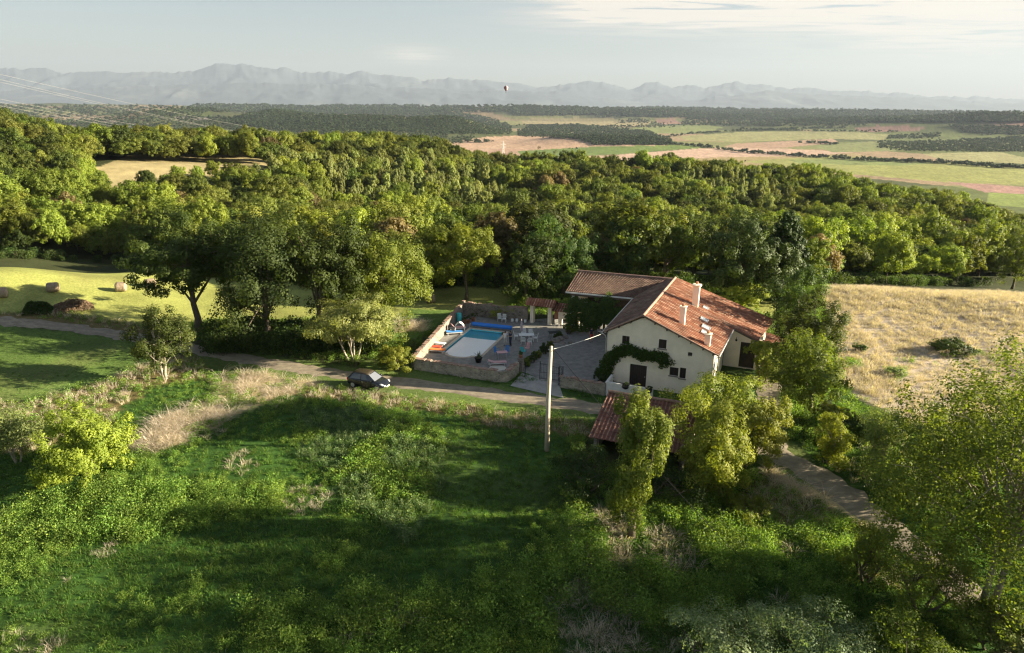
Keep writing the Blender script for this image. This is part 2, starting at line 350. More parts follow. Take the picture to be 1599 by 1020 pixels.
# ------------------------------------------------------------------ land cover
HAY, DARKG, STRAW, MEADOW, FLOOR, DRY, BANK, SILVER, VERGE, PLAIN = range(10)
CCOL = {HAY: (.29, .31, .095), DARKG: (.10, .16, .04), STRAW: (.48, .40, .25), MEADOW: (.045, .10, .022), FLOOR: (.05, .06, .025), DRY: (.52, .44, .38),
        BANK: (.16, .13, .06), SILVER: (.05, .085, .03), VERGE: (.12, .17, .05), PLAIN: (.16, .19, .07)}
NEARP = [
 (MEADOW, [(-900, 560), (2600, 560), (2600, 1500), (-900, 1500)]),
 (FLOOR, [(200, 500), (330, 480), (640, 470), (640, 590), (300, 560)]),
 (HAY, [(-700, 360), (100, 396), (215, 405), (400, 430), (800, 452), (800, 486), (722, 490), (690, 505), (560, 500), (330, 500), (240, 509), (100, 488), (-700, 480)]),
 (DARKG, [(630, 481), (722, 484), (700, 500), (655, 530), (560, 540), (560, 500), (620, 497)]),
 (STRAW, [(640, 500), (672, 503), (668, 516), (590, 520), (600, 507)]),
 (BANK, [(-700, 478), (0, 488), (100, 490), (240, 508), (300, 520), (300, 545), (210, 522), (0, 498), (-700, 490)]),
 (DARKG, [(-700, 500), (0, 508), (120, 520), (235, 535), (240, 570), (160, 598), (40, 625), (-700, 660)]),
 (BANK, [(150, 600), (240, 566), (310, 552), (330, 590), (230, 610), (150, 680), (-200, 760), (-200, 640), (60, 622)]),
 (VERGE, [(300, 540), (560, 572), (700, 592), (930, 628), (930, 660), (800, 640), (620, 625), (480, 612), (320, 575)]),
 (STRAW, [(330, 588), (420, 583), (520, 604), (470, 615), (380, 640), (290, 690), (220, 700), (250, 650), (330, 620)]),
 (BANK, [(460, 604), (620, 618), (820, 645), (930, 662), (930, 692), (800, 668), (640, 640), (470, 620)]),
 (SILVER, [(470, 640), (560, 632), (660, 655), (700, 700), (690, 790), (640, 850), (560, 800), (500, 740), (440, 700)]),
 (DRY, [(1286, 430), (2600, 360), (2600, 640), (1650, 640), (1480, 700), (1390, 650), (1310, 600), (1290, 520)]),
 (VERGE, [(1190, 700), (1230, 690), (1330, 760), (1420, 850), (1380, 830), (1300, 800), (1200, 740)]),
 (STRAW, [(1195, 722), (1300, 775), (1375, 815), (1365, 835), (1290, 800), (1200, 775)]),
 (BANK, [(1180, 740), (1260, 770), (1300, 820), (1230, 830), (1170, 790)]),
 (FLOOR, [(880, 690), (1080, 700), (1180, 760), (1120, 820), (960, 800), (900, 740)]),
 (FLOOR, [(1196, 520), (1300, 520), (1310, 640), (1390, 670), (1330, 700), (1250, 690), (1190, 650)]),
 (HAY, [(1150, 474), (1220, 470), (1225, 492), (1190, 492)]),
 (VERGE, [(560, 560), (650, 575), (800, 605), (800, 612), (560, 578)]),
]
FIELDP = [
 ((.13, .17, .06), [(-400, 160), (2000, 160), (2000, 400), (-400, 400)]),
 ((.42, .34, .22), [(690, 224), (760, 214), (850, 210), (930, 214), (1040, 226), (1000, 232), (870, 238), (700, 246)]),
 ((.38, .30, .20), [(690, 236), (800, 232), (860, 240), (820, 250), (690, 250)]),
 ((.14, .23, .06), [(808, 236), (930, 229), (1075, 226), (1100, 231), (960, 241), (815, 245)]),
 ((.17, .27, .08), [(800, 248), (870, 246), (940, 252), (900, 262), (800, 260)]),
 ((.48, .40, .28), [(870, 246), (960, 242), (1090, 232), (1170, 229), (1335, 238), (1240, 245), (1100, 247), (1000, 253), (900, 252)]),
 ((.32, .30, .14), [(1030, 254), (1110, 246), (1240, 244), (1330, 240), (1400, 250), (1160, 266), (1030, 262)]),
 ((.27, .33, .10), [(1160, 252), (1300, 243), (1450, 252), (1599, 262), (1700, 266), (1700, 292), (1480, 285), (1330, 272), (1240, 262)]),
 ((.20, .28, .09), [(1230, 250), (1380, 247), (1480, 254), (1400, 259), (1250, 256)]),
 ((.36, .26, .20), [(1480, 284), (1599, 292), (1700, 296), (1700, 306), (1540, 301)]),
 ((.22, .32, .08), [(1545, 301), (1700, 308), (1700, 330), (1540, 320)]),
 ((.30, .30, .15), [(810, 186), (900, 183), (1020, 188), (1010, 196), (920, 197), (820, 195)]),
 ((.19, .26, .09), [(985, 199), (1100, 194), (1130, 199), (1090, 209), (1010, 208)]),
 ((.27, .31, .13), [(1060, 213), (1160, 206), (1300, 204), (1390, 210), (1380, 219), (1290, 217), (1150, 222), (1070, 219)]),
 ((.36, .29, .19), [(1150, 224), (1300, 217), (1312, 223), (1200, 233), (1130, 229)]),
 ((.20, .26, .10), [(1270, 228), (1370, 220), (1400, 236), (1300, 238)]),
 ((.30, .34, .15), [(1440, 240), (1560, 237), (1599, 246), (1700, 250), (1599, 256), (1470, 250)]),
 ((.33, .22, .17), [(1330, 202), (1370, 196), (1450, 198), (1430, 206), (1350, 206)]),
 ((.36, .22, .16), [(982, 173), (1042, 172), (1042, 177), (985, 179)]),
 ((.36, .25, .18), [(1022, 186), (1050, 183), (1062, 193), (1030, 194)]),
 ((.38, .26, .19), [(1551, 194), (1620, 192), (1620, 202), (1556, 201)]),
 ((.34, .32, .24), [(368, 212), (430, 213), (492, 218), (470, 224), (380, 219)]),
 ((.36, .34, .26), [(95, 190), (170, 188), (235, 193), (240, 198), (110, 197)]),
 ((.34, .33, .26), [(270, 182), (350, 184), (330, 188), (280, 187)]),
 ((.30, .30, .22), [(120, 160), (200, 157), (260, 160), (180, 164)]),
]
def landcover(x, y, z):
    px, py, D = proj(x, y, z); r = np.hypot(x, y)
    wob = 1+0*px
    wx = px + 14*(fbm(x/3.6, y/3.6, 4, 21)-.5)*2*(1+1.2*ss(56, 50, y))*np.where(r < 130, 1, 0); wy = py + 12*(fbm(x/3.6, y/3.6, 4, 22)-.5)*np.where(r < 75, 1, .25)*(1+1.2*ss(56, 50, y))
    cls = np.full(x.shape, FLOOR)
    near = (r < 128) & (D > 2)
    for c, poly in NEARP: cls = np.where(near & inpoly(wx, wy, poly), c, cls)
    cls = np.where((D <= 2) | ((r < 128) & (py > 1300)), MEADOW, cls)
    brown = (r >= 128) & (r < 420) & inpoly(px, py, [(150, 262), (230, 232), (330, 230), (425, 236), (430, 256), (340, 274), (260, 282), (190, 300), (150, 282)])
    cls = np.where(brown, 10, cls)
    cls = np.where(r > 900, PLAIN, cls)
    col = np.zeros(x.shape+(3,))
    CCOL[10] = (.36, .30, .17)
    for c, v in CCOL.items(): col[cls == c] = v
    far = r > 900
    if far.any():
        fx, fy = px[far], py[far]; fc = np.tile(np.array((.13, .17, .06)), (len(fx), 1))
        # patchwork of distant fields
        cell = hsh(np.floor((x[far]+.4*y[far]+160*vnoise(x[far]/500, y[far]/500, 31))/420), np.floor((y[far]-.2*x[far])/520), 33)
        pal = np.array([(.12, .17, .05), (.2, .24, .09), (.08, .11, .04), (.3, .26, .15), (.1, .13, .05), (.17, .22, .08)])
        fc = pal[np.minimum((cell*6).astype(int), 5)]
        for v, poly in FIELDP[1:]: fc[inpoly(fx, fy, poly)] = v
        fc = fc*np.array((1.02, .86, 1.0))
        fc[Hgt(x[far], y[far]) > -78] *= np.array((.7, .72, .7))
        col[far] = fc
    return cls, col

def build_ground():
    th = np.concatenate([np.linspace(-180, -50, 27)[:-1], np.linspace(-50, 50, 1050), np.linspace(50, 180, 27)[1:-1]])
    ang = np.radians(th)
    rr = [1.0, 3, 6, 10, 14, 18, 21]
    for yy in np.linspace(1080, 372, 440): rr.append((CZ+1)/math.tan(math.atan((yy-H_/2)/F_)+PITCH))
    rr += list(np.linspace(rr[-1], 1000, 260)[1:])
    for yy in np.linspace(312, 176, 190): rr.append(128/math.tan(math.atan((yy-H_/2)/F_)+PITCH))
    rr = np.array([q for q in rr if q > 0]); rr = np.unique(rr); rr = rr[rr < 12000]; rr = np.concatenate([rr, np.geomspace(12000, 38000, 30)[1:]])
    A, Rr = np.meshgrid(ang, rr); X = np.sin(A)*Rr; Y = np.cos(A)*Rr; Z = Hgt(X, Y)
    nr, na = X.shape
    Z = np.where((np.abs(X+4.6) < 3.4) & (np.abs(Y-71.2) < 8) & inpoly(X, Y, POOLHOLE), -1.9, Z)
    V = np.stack([X, Y, Z], -1).reshape(-1, 3)
    i = np.arange(nr-1)[:, None]*na + np.arange(na)[None]; j = np.arange(nr-1)[:, None]*na + (np.arange(na)[None]+1) % na
    Fq = np.stack([i, j, j+na, i+na], -1).reshape(-1, 4)[:, ::-1]
    col = 0
    for k in range(5):     # soft borders between covers
        jr = np.random.default_rng(k); j = np.clip(np.hypot(X, Y)*.006, .25, 1.2)*(np.hypot(X, Y) < 130)
        jx = (fbm(X*1.7, Y*1.7, 2, 50+k)-.5)*5*j; jy = (fbm(X*1.7, Y*1.7, 2, 60+k)-.5)*5*j
        cls, c_ = landcover((X+jx).ravel(), (Y+jy).ravel(), Z.ravel()); col = col+c_/5
    n = fbm(X.ravel()/3, Y.ravel()/3, 4, 41)[:, None]; n2 = fbm(X.ravel()/25, Y.ravel()/25, 3, 44)[:, None]
    col = col*(.62+.76*n)*(.8+.4*n2)
    # drier patches
    dry = .6*ss(.6, .8, fbm(X.ravel()/9, Y.ravel()/9, 3, 47))[:, None]
    col = np.where((np.hypot(X, Y).ravel() < 130)[:, None], col*(1-dry*.35)+dry*.35*np.array((.2, .16, .08)), col)
    mt, nt, b = newmat('ground'); b.inputs['Roughness'].default_value = .95; b.inputs['Specular IOR Level'].default_value = .1
    N, L = nt.nodes, nt.links; at = N.new('ShaderNodeAttribute'); at.attribute_name = 'cover'
    tc = N.new('ShaderNodeTexCoord'); n1 = N.new('ShaderNodeTexNoise'); n1.inputs['Scale'].default_value = 3.5; n1.inputs['Detail'].default_value = 8; n1.inputs['Roughness'].default_value = .75; L.new(tc.outputs['Object'], n1.inputs[0])
    rm = N.new('ShaderNodeValToRGB'); rm.color_ramp.elements[0].position = .3; rm.color_ramp.elements[0].color = (.55, .58, .5, 1); rm.color_ramp.elements[1].position = .72; rm.color_ramp.elements[1].color = (1.35, 1.3, 1.25, 1); L.new(n1.outputs[0], rm.inputs[0])
    mg = N.new('ShaderNodeMixRGB'); mg.blend_type = 'MULTIPLY'; mg.inputs[0].default_value = 1; L.new(at.outputs['Color'], mg.inputs[1]); L.new(rm.outputs[0], mg.inputs[2]); L.new(mg.outputs[0], b.inputs['Base Color'])
    bp = N.new('ShaderNodeBump'); bp.inputs['Distance'].default_value = .12; bp.inputs['Strength'].default_value = .8; L.new(n1.outputs[0], bp.inputs['Height']); L.new(bp.outputs[0], b.inputs['Normal'])
    me = np_mesh('ground', V, Fq, mt, smooth=True)
    ca = me.color_attributes.new('cover', 'FLOAT_COLOR', 'POINT'); ca.data.foreach_set('color', np.concatenate([col, np.ones((len(col), 1))], 1).astype(np.float32).ravel())
    tag(obj('ground', me), kind='structure')

# farm yard frame: origin at the foot of the gable below the ridge, u along the gable, v along the ridge
HA = Vector((12.003, 59.5, 0)); HU = Vector((.9207, -.3903, 0)); HV = Vector((.3903, .9207, 0)); HRZ = math.atan2(HU.y, HU.x)
def HL(s, t, z=0): return HA + HU*s + HV*t + Vector((0, 0, z))
# swimming pool outline (world)
pc = [PZ(736, 514, 0), PZ(790, 518, 0), PZ(754, 559, 0), PZ(683, 551, 0)]
_pv = ((pc[0]-pc[3])+(pc[1]-pc[2])).normalized(); _pu = Vector((_pv.y, -_pv.x, 0)); _pc = (pc[0]+pc[1]+pc[2]+pc[3])/4
PW, PL = 4.3, 8.6
def PP(a, b, z=0): return _pc + _pu*a + _pv*b + Vector((0, 0, z))
POOLHOLE = [tuple(PP(a, b)[:2]) for a, b in ((-PW/2-.1, -PL/2-.9), (PW/2+.1, -PL/2-.9), (PW/2+.1, PL/2+.1), (-PW/2-.1, PL/2+.1))]
build_ground()

# gravel road, draped on the ground
gravel = ramp_mat('gravel', [(.3, (.15, .125, .09)), (.5, (.24, .20, .145)), (.72, (.36, .31, .22))], 1.1, bump=.012, detail=10, stretch=(1, 1.6, 1))
def smooth_line(P, n):
    P = np.array(P, float); d = np.concatenate([[0], np.cumsum(np.hypot(*(np.diff(P, axis=0).T[:2])))]); t = np.linspace(0, d[-1], n)
    out = []
    for k in range(2): out.append(np.interp(t, d, P[:, k]))
    q = np.array(out).T
    for _ in range(6): q[1:-1] = (q[:-2]+q[1:-1]*2+q[2:])/4
    return q
def strip(name, pxs, width, mat, dz=.05, seed=3, step=.45, nw=9, ragged=.35, label=None):
    P = [G(*p)[0][:2] for p in pxs]; L_ = sum(math.dist(P[i], P[i+1]) for i in range(len(P)-1)); n = int(L_/step)
    q = smooth_line(P, n); tn = np.gradient(q, axis=0); tn /= np.linalg.norm(tn, axis=1)[:, None]; nn = np.stack([tn[:, 1], -tn[:, 0]], 1)
    wl = width/2*(1+ragged*2*(fbm(np.arange(n)*.5, np.zeros(n), 4, seed)-.5)); wr = width/2*(1+ragged*2*(fbm(np.arange(n)*.5, np.ones(n)*5, 4, seed+1)-.5))
    a = np.linspace(-1, 1, nw)[None]; off = np.where(a < 0, a*wl[:, None], a*wr[:, None])
    X = q[:, :1]+nn[:, :1]*off; Y = q[:, 1:2]+nn[:, 1:2]*off; Z = Hgt(X, Y)+dz - .05*np.abs(a)**6
    V = np.stack([X, Y, Z], -1).reshape(-1, 3); i = np.arange(n-1)[:, None]*nw+np.arange(nw-1)[None]
    Fq = np.stack([i, i+1, i+1+nw, i+nw], -1).reshape(-1, 4)
    if np.cross(V[Fq[0, 1]]-V[Fq[0, 0]], V[Fq[0, 3]]-V[Fq[0, 0]])[2] < 0: Fq = Fq[:, ::-1]
    o = obj(name, np_mesh(name, V, Fq, mat, smooth=True)); tag(o, label, kind='structure'); return q
road = strip('road', [(-150, 488), (0, 501), (100, 510), (204, 525), (255, 535), (330, 550), (420, 567), (540, 586), (640, 599), (740, 612), (840, 625), (930, 637), (1010, 655), (1100, 678), (1200, 702), (1265, 736), (1325, 773), (1390, 825), (1480, 900), (1580, 990), (1720, 1120), (1900, 1300)], 2.25, gravel, ragged=.5, nw=13)
strip('lane', [(1205, 702), (1206, 660), (1203, 620), (1196, 590)], 2.2, gravel, dz=.07, seed=8)
yardm = ramp_mat('yard_gravel', [(.3, (.15, .145, .135)), (.5, (.23, .22, .205)), (.7, (.32, .30, .275))], 1.6, bump=.02)
concrete = ramp_mat('concrete', [(.3, (.26, .25, .23)), (.6, (.38, .36, .33)), (.8, (.46, .44, .40))], 1.2, bump=.01)
def flat(name, poly, z, mat, holes=None):
    from mathutils.geometry import tessellate_polygon
    vs = [Vector((p[0], p[1], 0)) for p in poly]; loops = [vs]
    if holes: loops.append([Vector((p[0], p[1], 0)) for p in holes])
    tri = tessellate_polygon(loops); al = [v for l in loops for v in l]
    me = bpy.data.meshes.new(name); fs = []
    for t in tri:
        a, b, c = (al[i] for i in t); n = (b-a).cross(c-a).z
        fs.append(t if n > 0 else t[::-1])
    me.from_pydata([(v.x, v.y, z) for v in al], [], fs); me.materials.append(mat); return tag(obj(name, me), kind='structure')
WNL, WNR, WPI, WBL, WBR = PZ(648, 576, 0), PZ(791, 598, 0), PZ(813, 580, 0), PZ(721, 492, 0), PZ(820, 500, 0)
poolrim = []
for k in range(9): an = math.pi+math.pi*k/8; poolrim.append(PP(1.35*math.cos(an)-.1, -PL/2+.8*math.sin(an))[:2])
poolout = [PP(-PW/2, PL/2)[:2], PP(-PW/2, -PL/2)[:2]]+poolrim+[PP(PW/2, -PL/2)[:2], PP(PW/2, PL/2)[:2]]
flat('yard', [WNL[:2], WNR[:2], WPI[:2], PZ(873, 602, 0)[:2], PZ(948, 608, 0)[:2], HL(-2.7, .3)[:2], HL(-2.7, 20)[:2], HL(-13, 19)[:2], WBR[:2], WBL[:2]], .022, yardm, holes=poolout)
flat('driveway', [PZ(797, 603, 0)[:2], PZ(815, 583, 0)[:2], PZ(873, 600, 0)[:2], PZ(880, 622, 0)[:2]], .034, concrete)

# mountains on the horizon
def build_mountains():
    sky = [(-300, 100), (-100, 104), (0, 107), (40, 108), (70, 105), (100, 112), (170, 110), (200, 112), (240, 107), (275, 110), (300, 111), (320, 103), (335, 96), (348, 94), (362, 99), (380, 99), (400, 105), (440, 104), (470, 112), (520, 113), (545, 116), (565, 110), (590, 117), (640, 118), (660, 124), (700, 122), (740, 127), (780, 125), (800, 130), (860, 135), (900, 130), (920, 126), (960, 133), (980, 138), (1020, 127), (1050, 137), (1075, 130), (1100, 139), (1150, 128), (1200, 133), (1270, 137), (1300, 143), (1400, 143), (1450, 150), (1530, 152), (1599, 156), (1900, 160)]
    mt = ramp_mat('mountain_rock', [(.3, (.02, .04, .05)), (.55, (.06, .08, .09)), (.75, (.18, .18, .17))], .0006, bump=20, detail=9)
    f0 = [(-300, 150), (60, 140), (200, 134), (400, 128), (560, 133), (700, 140), (820, 141), (900, 143), (960, 156), (1060, 158), (1200, 141), (1290, 148), (1420, 151), (1550, 160), (1900, 166)]
    for nm, sk, y0, dep, amp, sd in (('mountain_range', sky, 31000., 5200., 9, 61), ('foothills', f0, 25500., 3500., 6, 67)):
        na, nd = 900, 44
        px = np.linspace(-250, 1850, na); base = np.interp(px, [p[0] for p in sk], [p[1] for p in sk])
        base = base + amp*(fbm(px/30, px*0, 4, sd)-.5) + amp*.45*(np.abs(2*fbm(px/11, px*0+9, 3, sd+2)-1)-.25)
        top = np.array([RAYY(a, b, y0).z for a, b in zip(px, base)]); X0 = np.array([RAYY(a, b, y0).x for a, b in zip(px, base)])
        t = np.linspace(-1, 1, nd)
        Xg = X0[:, None]*(1+t[None]*dep/y0); Yg = y0+t[None]*dep+0*X0[:, None]
        fall = (1-np.abs(t))[None]**.8; ker = np.ones(31)/31; tops = np.convolve(np.pad(top, 15, 'edge'), ker, 'valid'); topg = tops[:, None]+(top-tops)[:, None]*fall**6
        rid = 1-np.abs(2*fbm(Xg/1500, Yg/2200, 5, sd+5)-1)
        Zg = -100+(topg+100)*fall*(.45+.55*(rid*(1-fall**4)+fall**4)) 
        V = np.stack([Xg, Yg, Zg], -1).reshape(-1, 3); i = np.arange(na-1)[:, None]*nd+np.arange(nd-1)[None]
        Fq = np.stack([i, i+nd, i+nd+1, i+1], -1).reshape(-1, 4)
        tag(obj(nm, np_mesh(nm, V, Fq, mt, smooth=True)), kind='structure')
build_mountains()
# the evening haze that the mountains fade into: one closed box round camera and land, sky outside
def build_haze():
    b = MB().box((0, 0, 1120), (84000, 84000, 2460)); me = b.mesh('haze', None)
    mt = bpy.data.materials.new('haze'); mt.use_nodes = True; nt = mt.node_tree; nt.nodes.clear()
    o_ = nt.nodes.new('ShaderNodeOutputMaterial'); v = nt.nodes.new('ShaderNodeVolumePrincipled'); v.inputs['Color'].default_value = (.40, .47, .60, 1); v.inputs['Density'].default_value = 3.8e-5; v.inputs['Anisotropy'].default_value = .1
    nt.links.new(v.outputs[0], o_.inputs['Volume']); me.materials.append(mt); o = obj('haze', me); tag(o, 'thin evening haze over the valley and the mountains', 'haze', kind='stuff')
build_haze()

# ------------------------------------------------------------------ plants
M_OAK = leafmat('leaf_oak', (.06, .09, .016), (.18, .22, .035), (.36, .34, .12))
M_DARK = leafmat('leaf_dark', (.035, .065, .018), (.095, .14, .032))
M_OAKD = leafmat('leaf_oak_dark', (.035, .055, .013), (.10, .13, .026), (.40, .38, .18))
M_GRN = leafmat('leaf_green', (.085, .125, .02), (.24, .28, .045))
M_PALE = leafmat('leaf_pale', (.12, .16, .045), (.25, .28, .10), (.42, .40, .25))
M_YEL = leafmat('leaf_yellow', (.12, .16, .022), (.33, .36, .05))
M_YELP = leafmat('leaf_pale_yellow', (.11, .13, .04), (.27, .28, .09), (.42, .40, .22))
M_SILV = leafmat('leaf_grey', (.10, .15, .07), (.26, .31, .17), (.40, .43, .28))
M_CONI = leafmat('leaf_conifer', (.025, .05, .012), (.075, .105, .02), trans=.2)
M_IVY = leafmat('leaf_ivy', (.14, .19, .025), (.37, .40, .06), (.48, .44, .16), trans=.4)
M_GRASS = leafmat('blade_green', (.06, .14, .025), (.16, .26, .05), (.34, .36, .12), objrand=.4)
M_WEED = leafmat('leaf_weed', (.09, .18, .03), (.26, .36, .07), objrand=.35)
M_DRYG = leafmat('blade_dry', (.44, .37, .30), (.72, .62, .53), trans=.35, objrand=.3)
M_SILW = leafmat('leaf_mint', (.10, .17, .07), (.20, .27, .11), (.46, .45, .28), objrand=.3)
M_BARK = simple('bark', (.13, .10, .07), .95, var=.5, scale=6, bump=.03)
M_BARKL = simple('bark_pale', (.30, .26, .20), .9, var=.4, scale=6, bump=.02)

def unit(n, r):
    v = r.normal(size=(n, 3)); return v/np.linalg.norm(v, axis=1)[:, None]
def leaf_quads(c, nrm, size, r, aspect=.62):
    n = len(c); t = np.cross(nrm, unit(n, r)); t /= np.linalg.norm(t, axis=1)[:, None]+1e-9; b = np.cross(nrm, t)
    s = (size*r.uniform(.6, 1.3, n))[:, None]
    V = np.stack([c-t*s/2, c+b*s*aspect/2, c+t*s/2, c-b*s*aspect/2], 1).reshape(-1, 3)
    return V, np.arange(4*n).reshape(-1, 4)
def crown_points(r, R, hc, shape='round', lobes=9, sub=10, n=6000, loose=.28, low=-.75):
    """leaf centres in a crown centred on (0,0,0), radius R, half height hc: lobes carrying sub-clumps carrying leaves"""
    L_ = []
    k = 0
    while len(L_) < lobes and k < lobes*30:
        k += 1; d = unit(1, r)[0]
        if d[2] < low or (d[2] < -.3 and math.hypot(d[0], d[1]) < .35): continue
        f = r.uniform(.45, .72)
        p = d*f
        if shape == 'cone': zt = r.uniform(-1, .85); rad = (1-(zt+1)/2.05)*r.uniform(.2, .75); a = r.uniform(0, 6.28); p = np.array([math.cos(a)*rad, math.sin(a)*rad, zt*.85])
        if shape == 'column': zt = r.uniform(-.85, .8); a = r.uniform(0, 6.28); rad = r.uniform(0, .5)*(1-.5*abs(zt)**2); p = np.array([math.cos(a)*rad, math.sin(a)*rad, zt])
        lr = r.uniform(.36, .54)*(1 if shape != 'cone' else (.75-.35*(p[2]+1)/2))
        L_.append((p, lr))
    if shape in ('round', 'spread'): L_.append((np.array([0, 0, 0.05]), .55))
    C = []; Rs = []; T = []
    for p, lr in L_:
        for _ in range(sub):
            d = unit(1, r)[0]
            if d[2] < -.75: d[2] *= -.6
            C.append(p+d*lr*r.uniform(.65, 1.0)); Rs.append(lr*loose*r.uniform(.8, 1.6)); T.append(r.uniform(0, 1))
    C = np.array(C); Rs = np.array(Rs); T = np.array(T)
    w = Rs**2; ix = r.choice(len(C), n, p=w/w.sum())
    d = unit(n, r); rad = r.uniform(.25, 1.0, n)**.6
    pos = C[ix]+d*(Rs[ix]*rad)[:, None]
    out = pos/np.maximum(np.linalg.norm(pos, axis=1)[:, None], .15)
    nrm = d*1.0+out*.6+np.array([0, 0, .3])+unit(n, r)*.45; nrm /= np.linalg.norm(nrm, axis=1)[:, None]
    tint = np.clip(.55*T[ix]+.5*r.uniform(0, 1, n)-.05, 0, 1)
    return pos*np.array([R, R, hc]), nrm, tint, C*np.array([R, R, hc])
def crown_mesh(name, mat, seed, R, hc, cz, leaf, n, shape='round', lobes=9, sub=10, loose=.28, low=-.75, droop=0):
    r = np.random.default_rng(seed)
    c, nr, t, C = crown_points(r, R, hc, shape, lobes, sub, n, loose, low)
    if droop: c[:, 2] -= droop*(np.hypot(c[:, 0], c[:, 1])/R)**2*hc
    V, Fq = leaf_quads(c, nr, leaf, r); V[:, 2] += cz
    return np_mesh(name, V, Fq, mat, np.repeat(t, 4)), C+np.array([0, 0, cz])
def trunk_mesh(name, mat, seed, H, r0, C, nl=10, stems=1, lean=.03, spread=.0, base=.0):
    r = np.random.default_rng(seed+1); b = MB()
    for s in range(stems):
        a = 6.28*s/max(stems, 1)+r.uniform(0, 1); ox, oy = (math.cos(a)*spread, math.sin(a)*spread) if stems > 1 else (0, 0)
        pts = []; nseg = 7
        for k in range(nseg):
            f = k/(nseg-1); pts.append((ox*(.25+f*1.6)+r.normal()*lean*H*.3*(k > 0), oy*(.25+f*1.6)+r.normal()*lean*H*.3*(k > 0), base-.25+(H+.25)*f))
        rad = [r0*(1.35 if k == 0 else (1-.78*k/(nseg-1))) for k in range(nseg)]
        b.tube(pts, rad, 9)
        if len(C):
            top = C[r.choice(len(C), min(nl, len(C)), replace=False)]
            for q in top:
                k = r.integers(2, nseg-1); p0 = np.array(pts[k]); mid = (p0+q)/2+np.array([0, 0, .12*np.linalg.norm(q-p0)])+r.normal(size=3)*.08*np.linalg.norm(q-p0)
                b.tube([p0, mid, q], [rad[k]*.55, rad[k]*.32, r0*.05], 5, cap=False)
    return b.mesh(name, mat, True)
def make_tree(name, loc, H, R, z0, mat, label, cat='tree', seed=1, leaf=.2, n=12000, shape='round', lobes=9, sub=10, r0=None, bark=None, stems=1, spread=.3, loose=.25, nl=12, group=None, droop=0, rz=0, low=-1, trunk=True):
    """loc ground point; crown from z0 to H"""
    hc = (H-z0)/2; cz = z0+hc
    Rr = R*1.13
    t = thing(name, loc, rz, label, cat, group)
    me, C = crown_mesh('crown', mat, seed, Rr, hc, cz, leaf, n, shape, lobes, sub, loose, low, droop)
    obj('crown', me, t)
    if trunk: obj('trunk', trunk_mesh('trunk', bark or M_BARK, seed, cz+hc*.35, r0 or max(.08, H*.022), C, nl, stems, spread=spread), t)
    return t
def make_bush(name, loc, H, R, mat, label, cat='shrub', seed=1, leaf=.14, n=8000, lobes=8, sub=9, loose=.3, Ry=None, rz=0, group=None):
    me, C = crown_mesh('foliage', mat, seed, R*1.05, H*.6, H*.4, leaf, n, 'round', lobes, sub, loose, -.4)
    t = thing(name, loc, rz, label, cat, group)
    if Ry: t.scale = (1, Ry/R, 1)
    obj('foliage', me, t); obj('stem', trunk_mesh('stem', M_BARK, seed, H*.55, .05+H*.01, C, 8, 4, spread=.35*R), t)
    return t

# --- single trees and shrubs that can be told apart
T = lambda px, py: g1(px, py)
make_tree('oak_tree', T(310, 516), 13.2, 6.6, 3.4, M_OAKD, 'big spreading oak with its bare trunk showing, standing beside the hay field', seed=11, leaf=.28, n=34000, lobes=13, sub=12, r0=.42, loose=.24, nl=22)
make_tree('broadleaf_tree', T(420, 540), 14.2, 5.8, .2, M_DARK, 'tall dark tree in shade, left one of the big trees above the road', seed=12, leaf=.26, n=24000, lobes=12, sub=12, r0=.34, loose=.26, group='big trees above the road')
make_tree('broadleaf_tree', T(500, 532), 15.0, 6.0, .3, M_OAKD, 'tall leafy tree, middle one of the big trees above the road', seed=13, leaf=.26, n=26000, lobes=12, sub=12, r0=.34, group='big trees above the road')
make_tree('broadleaf_tree', T(598, 522), 13.3, 5.2, .3, M_GRN, 'tall sunlit green tree with drooping sprays, right one of the big trees above the road', seed=14, leaf=.24, n=26000, lobes=13, sub=12, r0=.3, droop=.15, group='big trees above the road')
make_tree('small_tree', T(551, 562), 7.0, 4.2, 1.2, M_YELP, 'low wide pale tree with several thin bare stems beside the parked car', seed=15, leaf=.2, n=26000, lobes=12, sub=12, stems=4, spread=1.3, r0=.11, bark=M_BARKL, loose=.34, group=None)
make_tree('gnarled_tree', T(258, 592), 7.3, 2.9, .0, M_OAKD, 'small gnarled dark green tree with twisted pale branches at the edge of the shaded field', seed=16, leaf=.18, n=14000, lobes=10, sub=9, stems=2, spread=.3, r0=.16, bark=M_BARKL, nl=26, loose=.3)
make_tree('round_tree', T(140, 742), 6.0, 3.0, -1.0, M_YEL, 'round sunlit yellow-green bush standing alone on the meadow bank', 'bush', seed=17, leaf=.17, n=28000, lobes=20, sub=12, stems=3, spread=.5, r0=.1)
make_tree('pale_shrub', T(28, 722), 4.8, 2.3, -.6, M_PALE, 'feathery pale shrub at the photo\'s left edge behind the round bush', 'shrub', seed=18, leaf=.16, n=9000, lobes=9, sub=9, stems=3, spread=.5, r0=.07, bark=M_BARKL, loose=.36)
make_bush('laurel_shrub', T(622, 577), 2.9, 2.3, M_IVY, 'rounded bright green shrub at the corner of the pool wall', seed=19, leaf=.17, n=9000)
make_tree('broadleaf_tree', T(728, 468), 11.2, 5.0, 1.0, M_YEL, 'full sunlit green tree at the far side of the hay field behind the pool', seed=20, leaf=.26, n=20000, lobes=12, sub=12, low=-.95)
make_tree('broadleaf_tree', T(672, 462), 10.2, 4.6, .8, M_OAK, 'dark green tree behind the lone shaded hay bale', seed=21, leaf=.28, n=15000, lobes=11, sub=12)
make_tree('broadleaf_tree', T(822, 474), 9.6, 4.2, .3, M_DARK, 'dark shaded tree directly behind the tiled garden gate', seed=22, leaf=.26, n=15000, lobes=12, sub=12, low=-1)
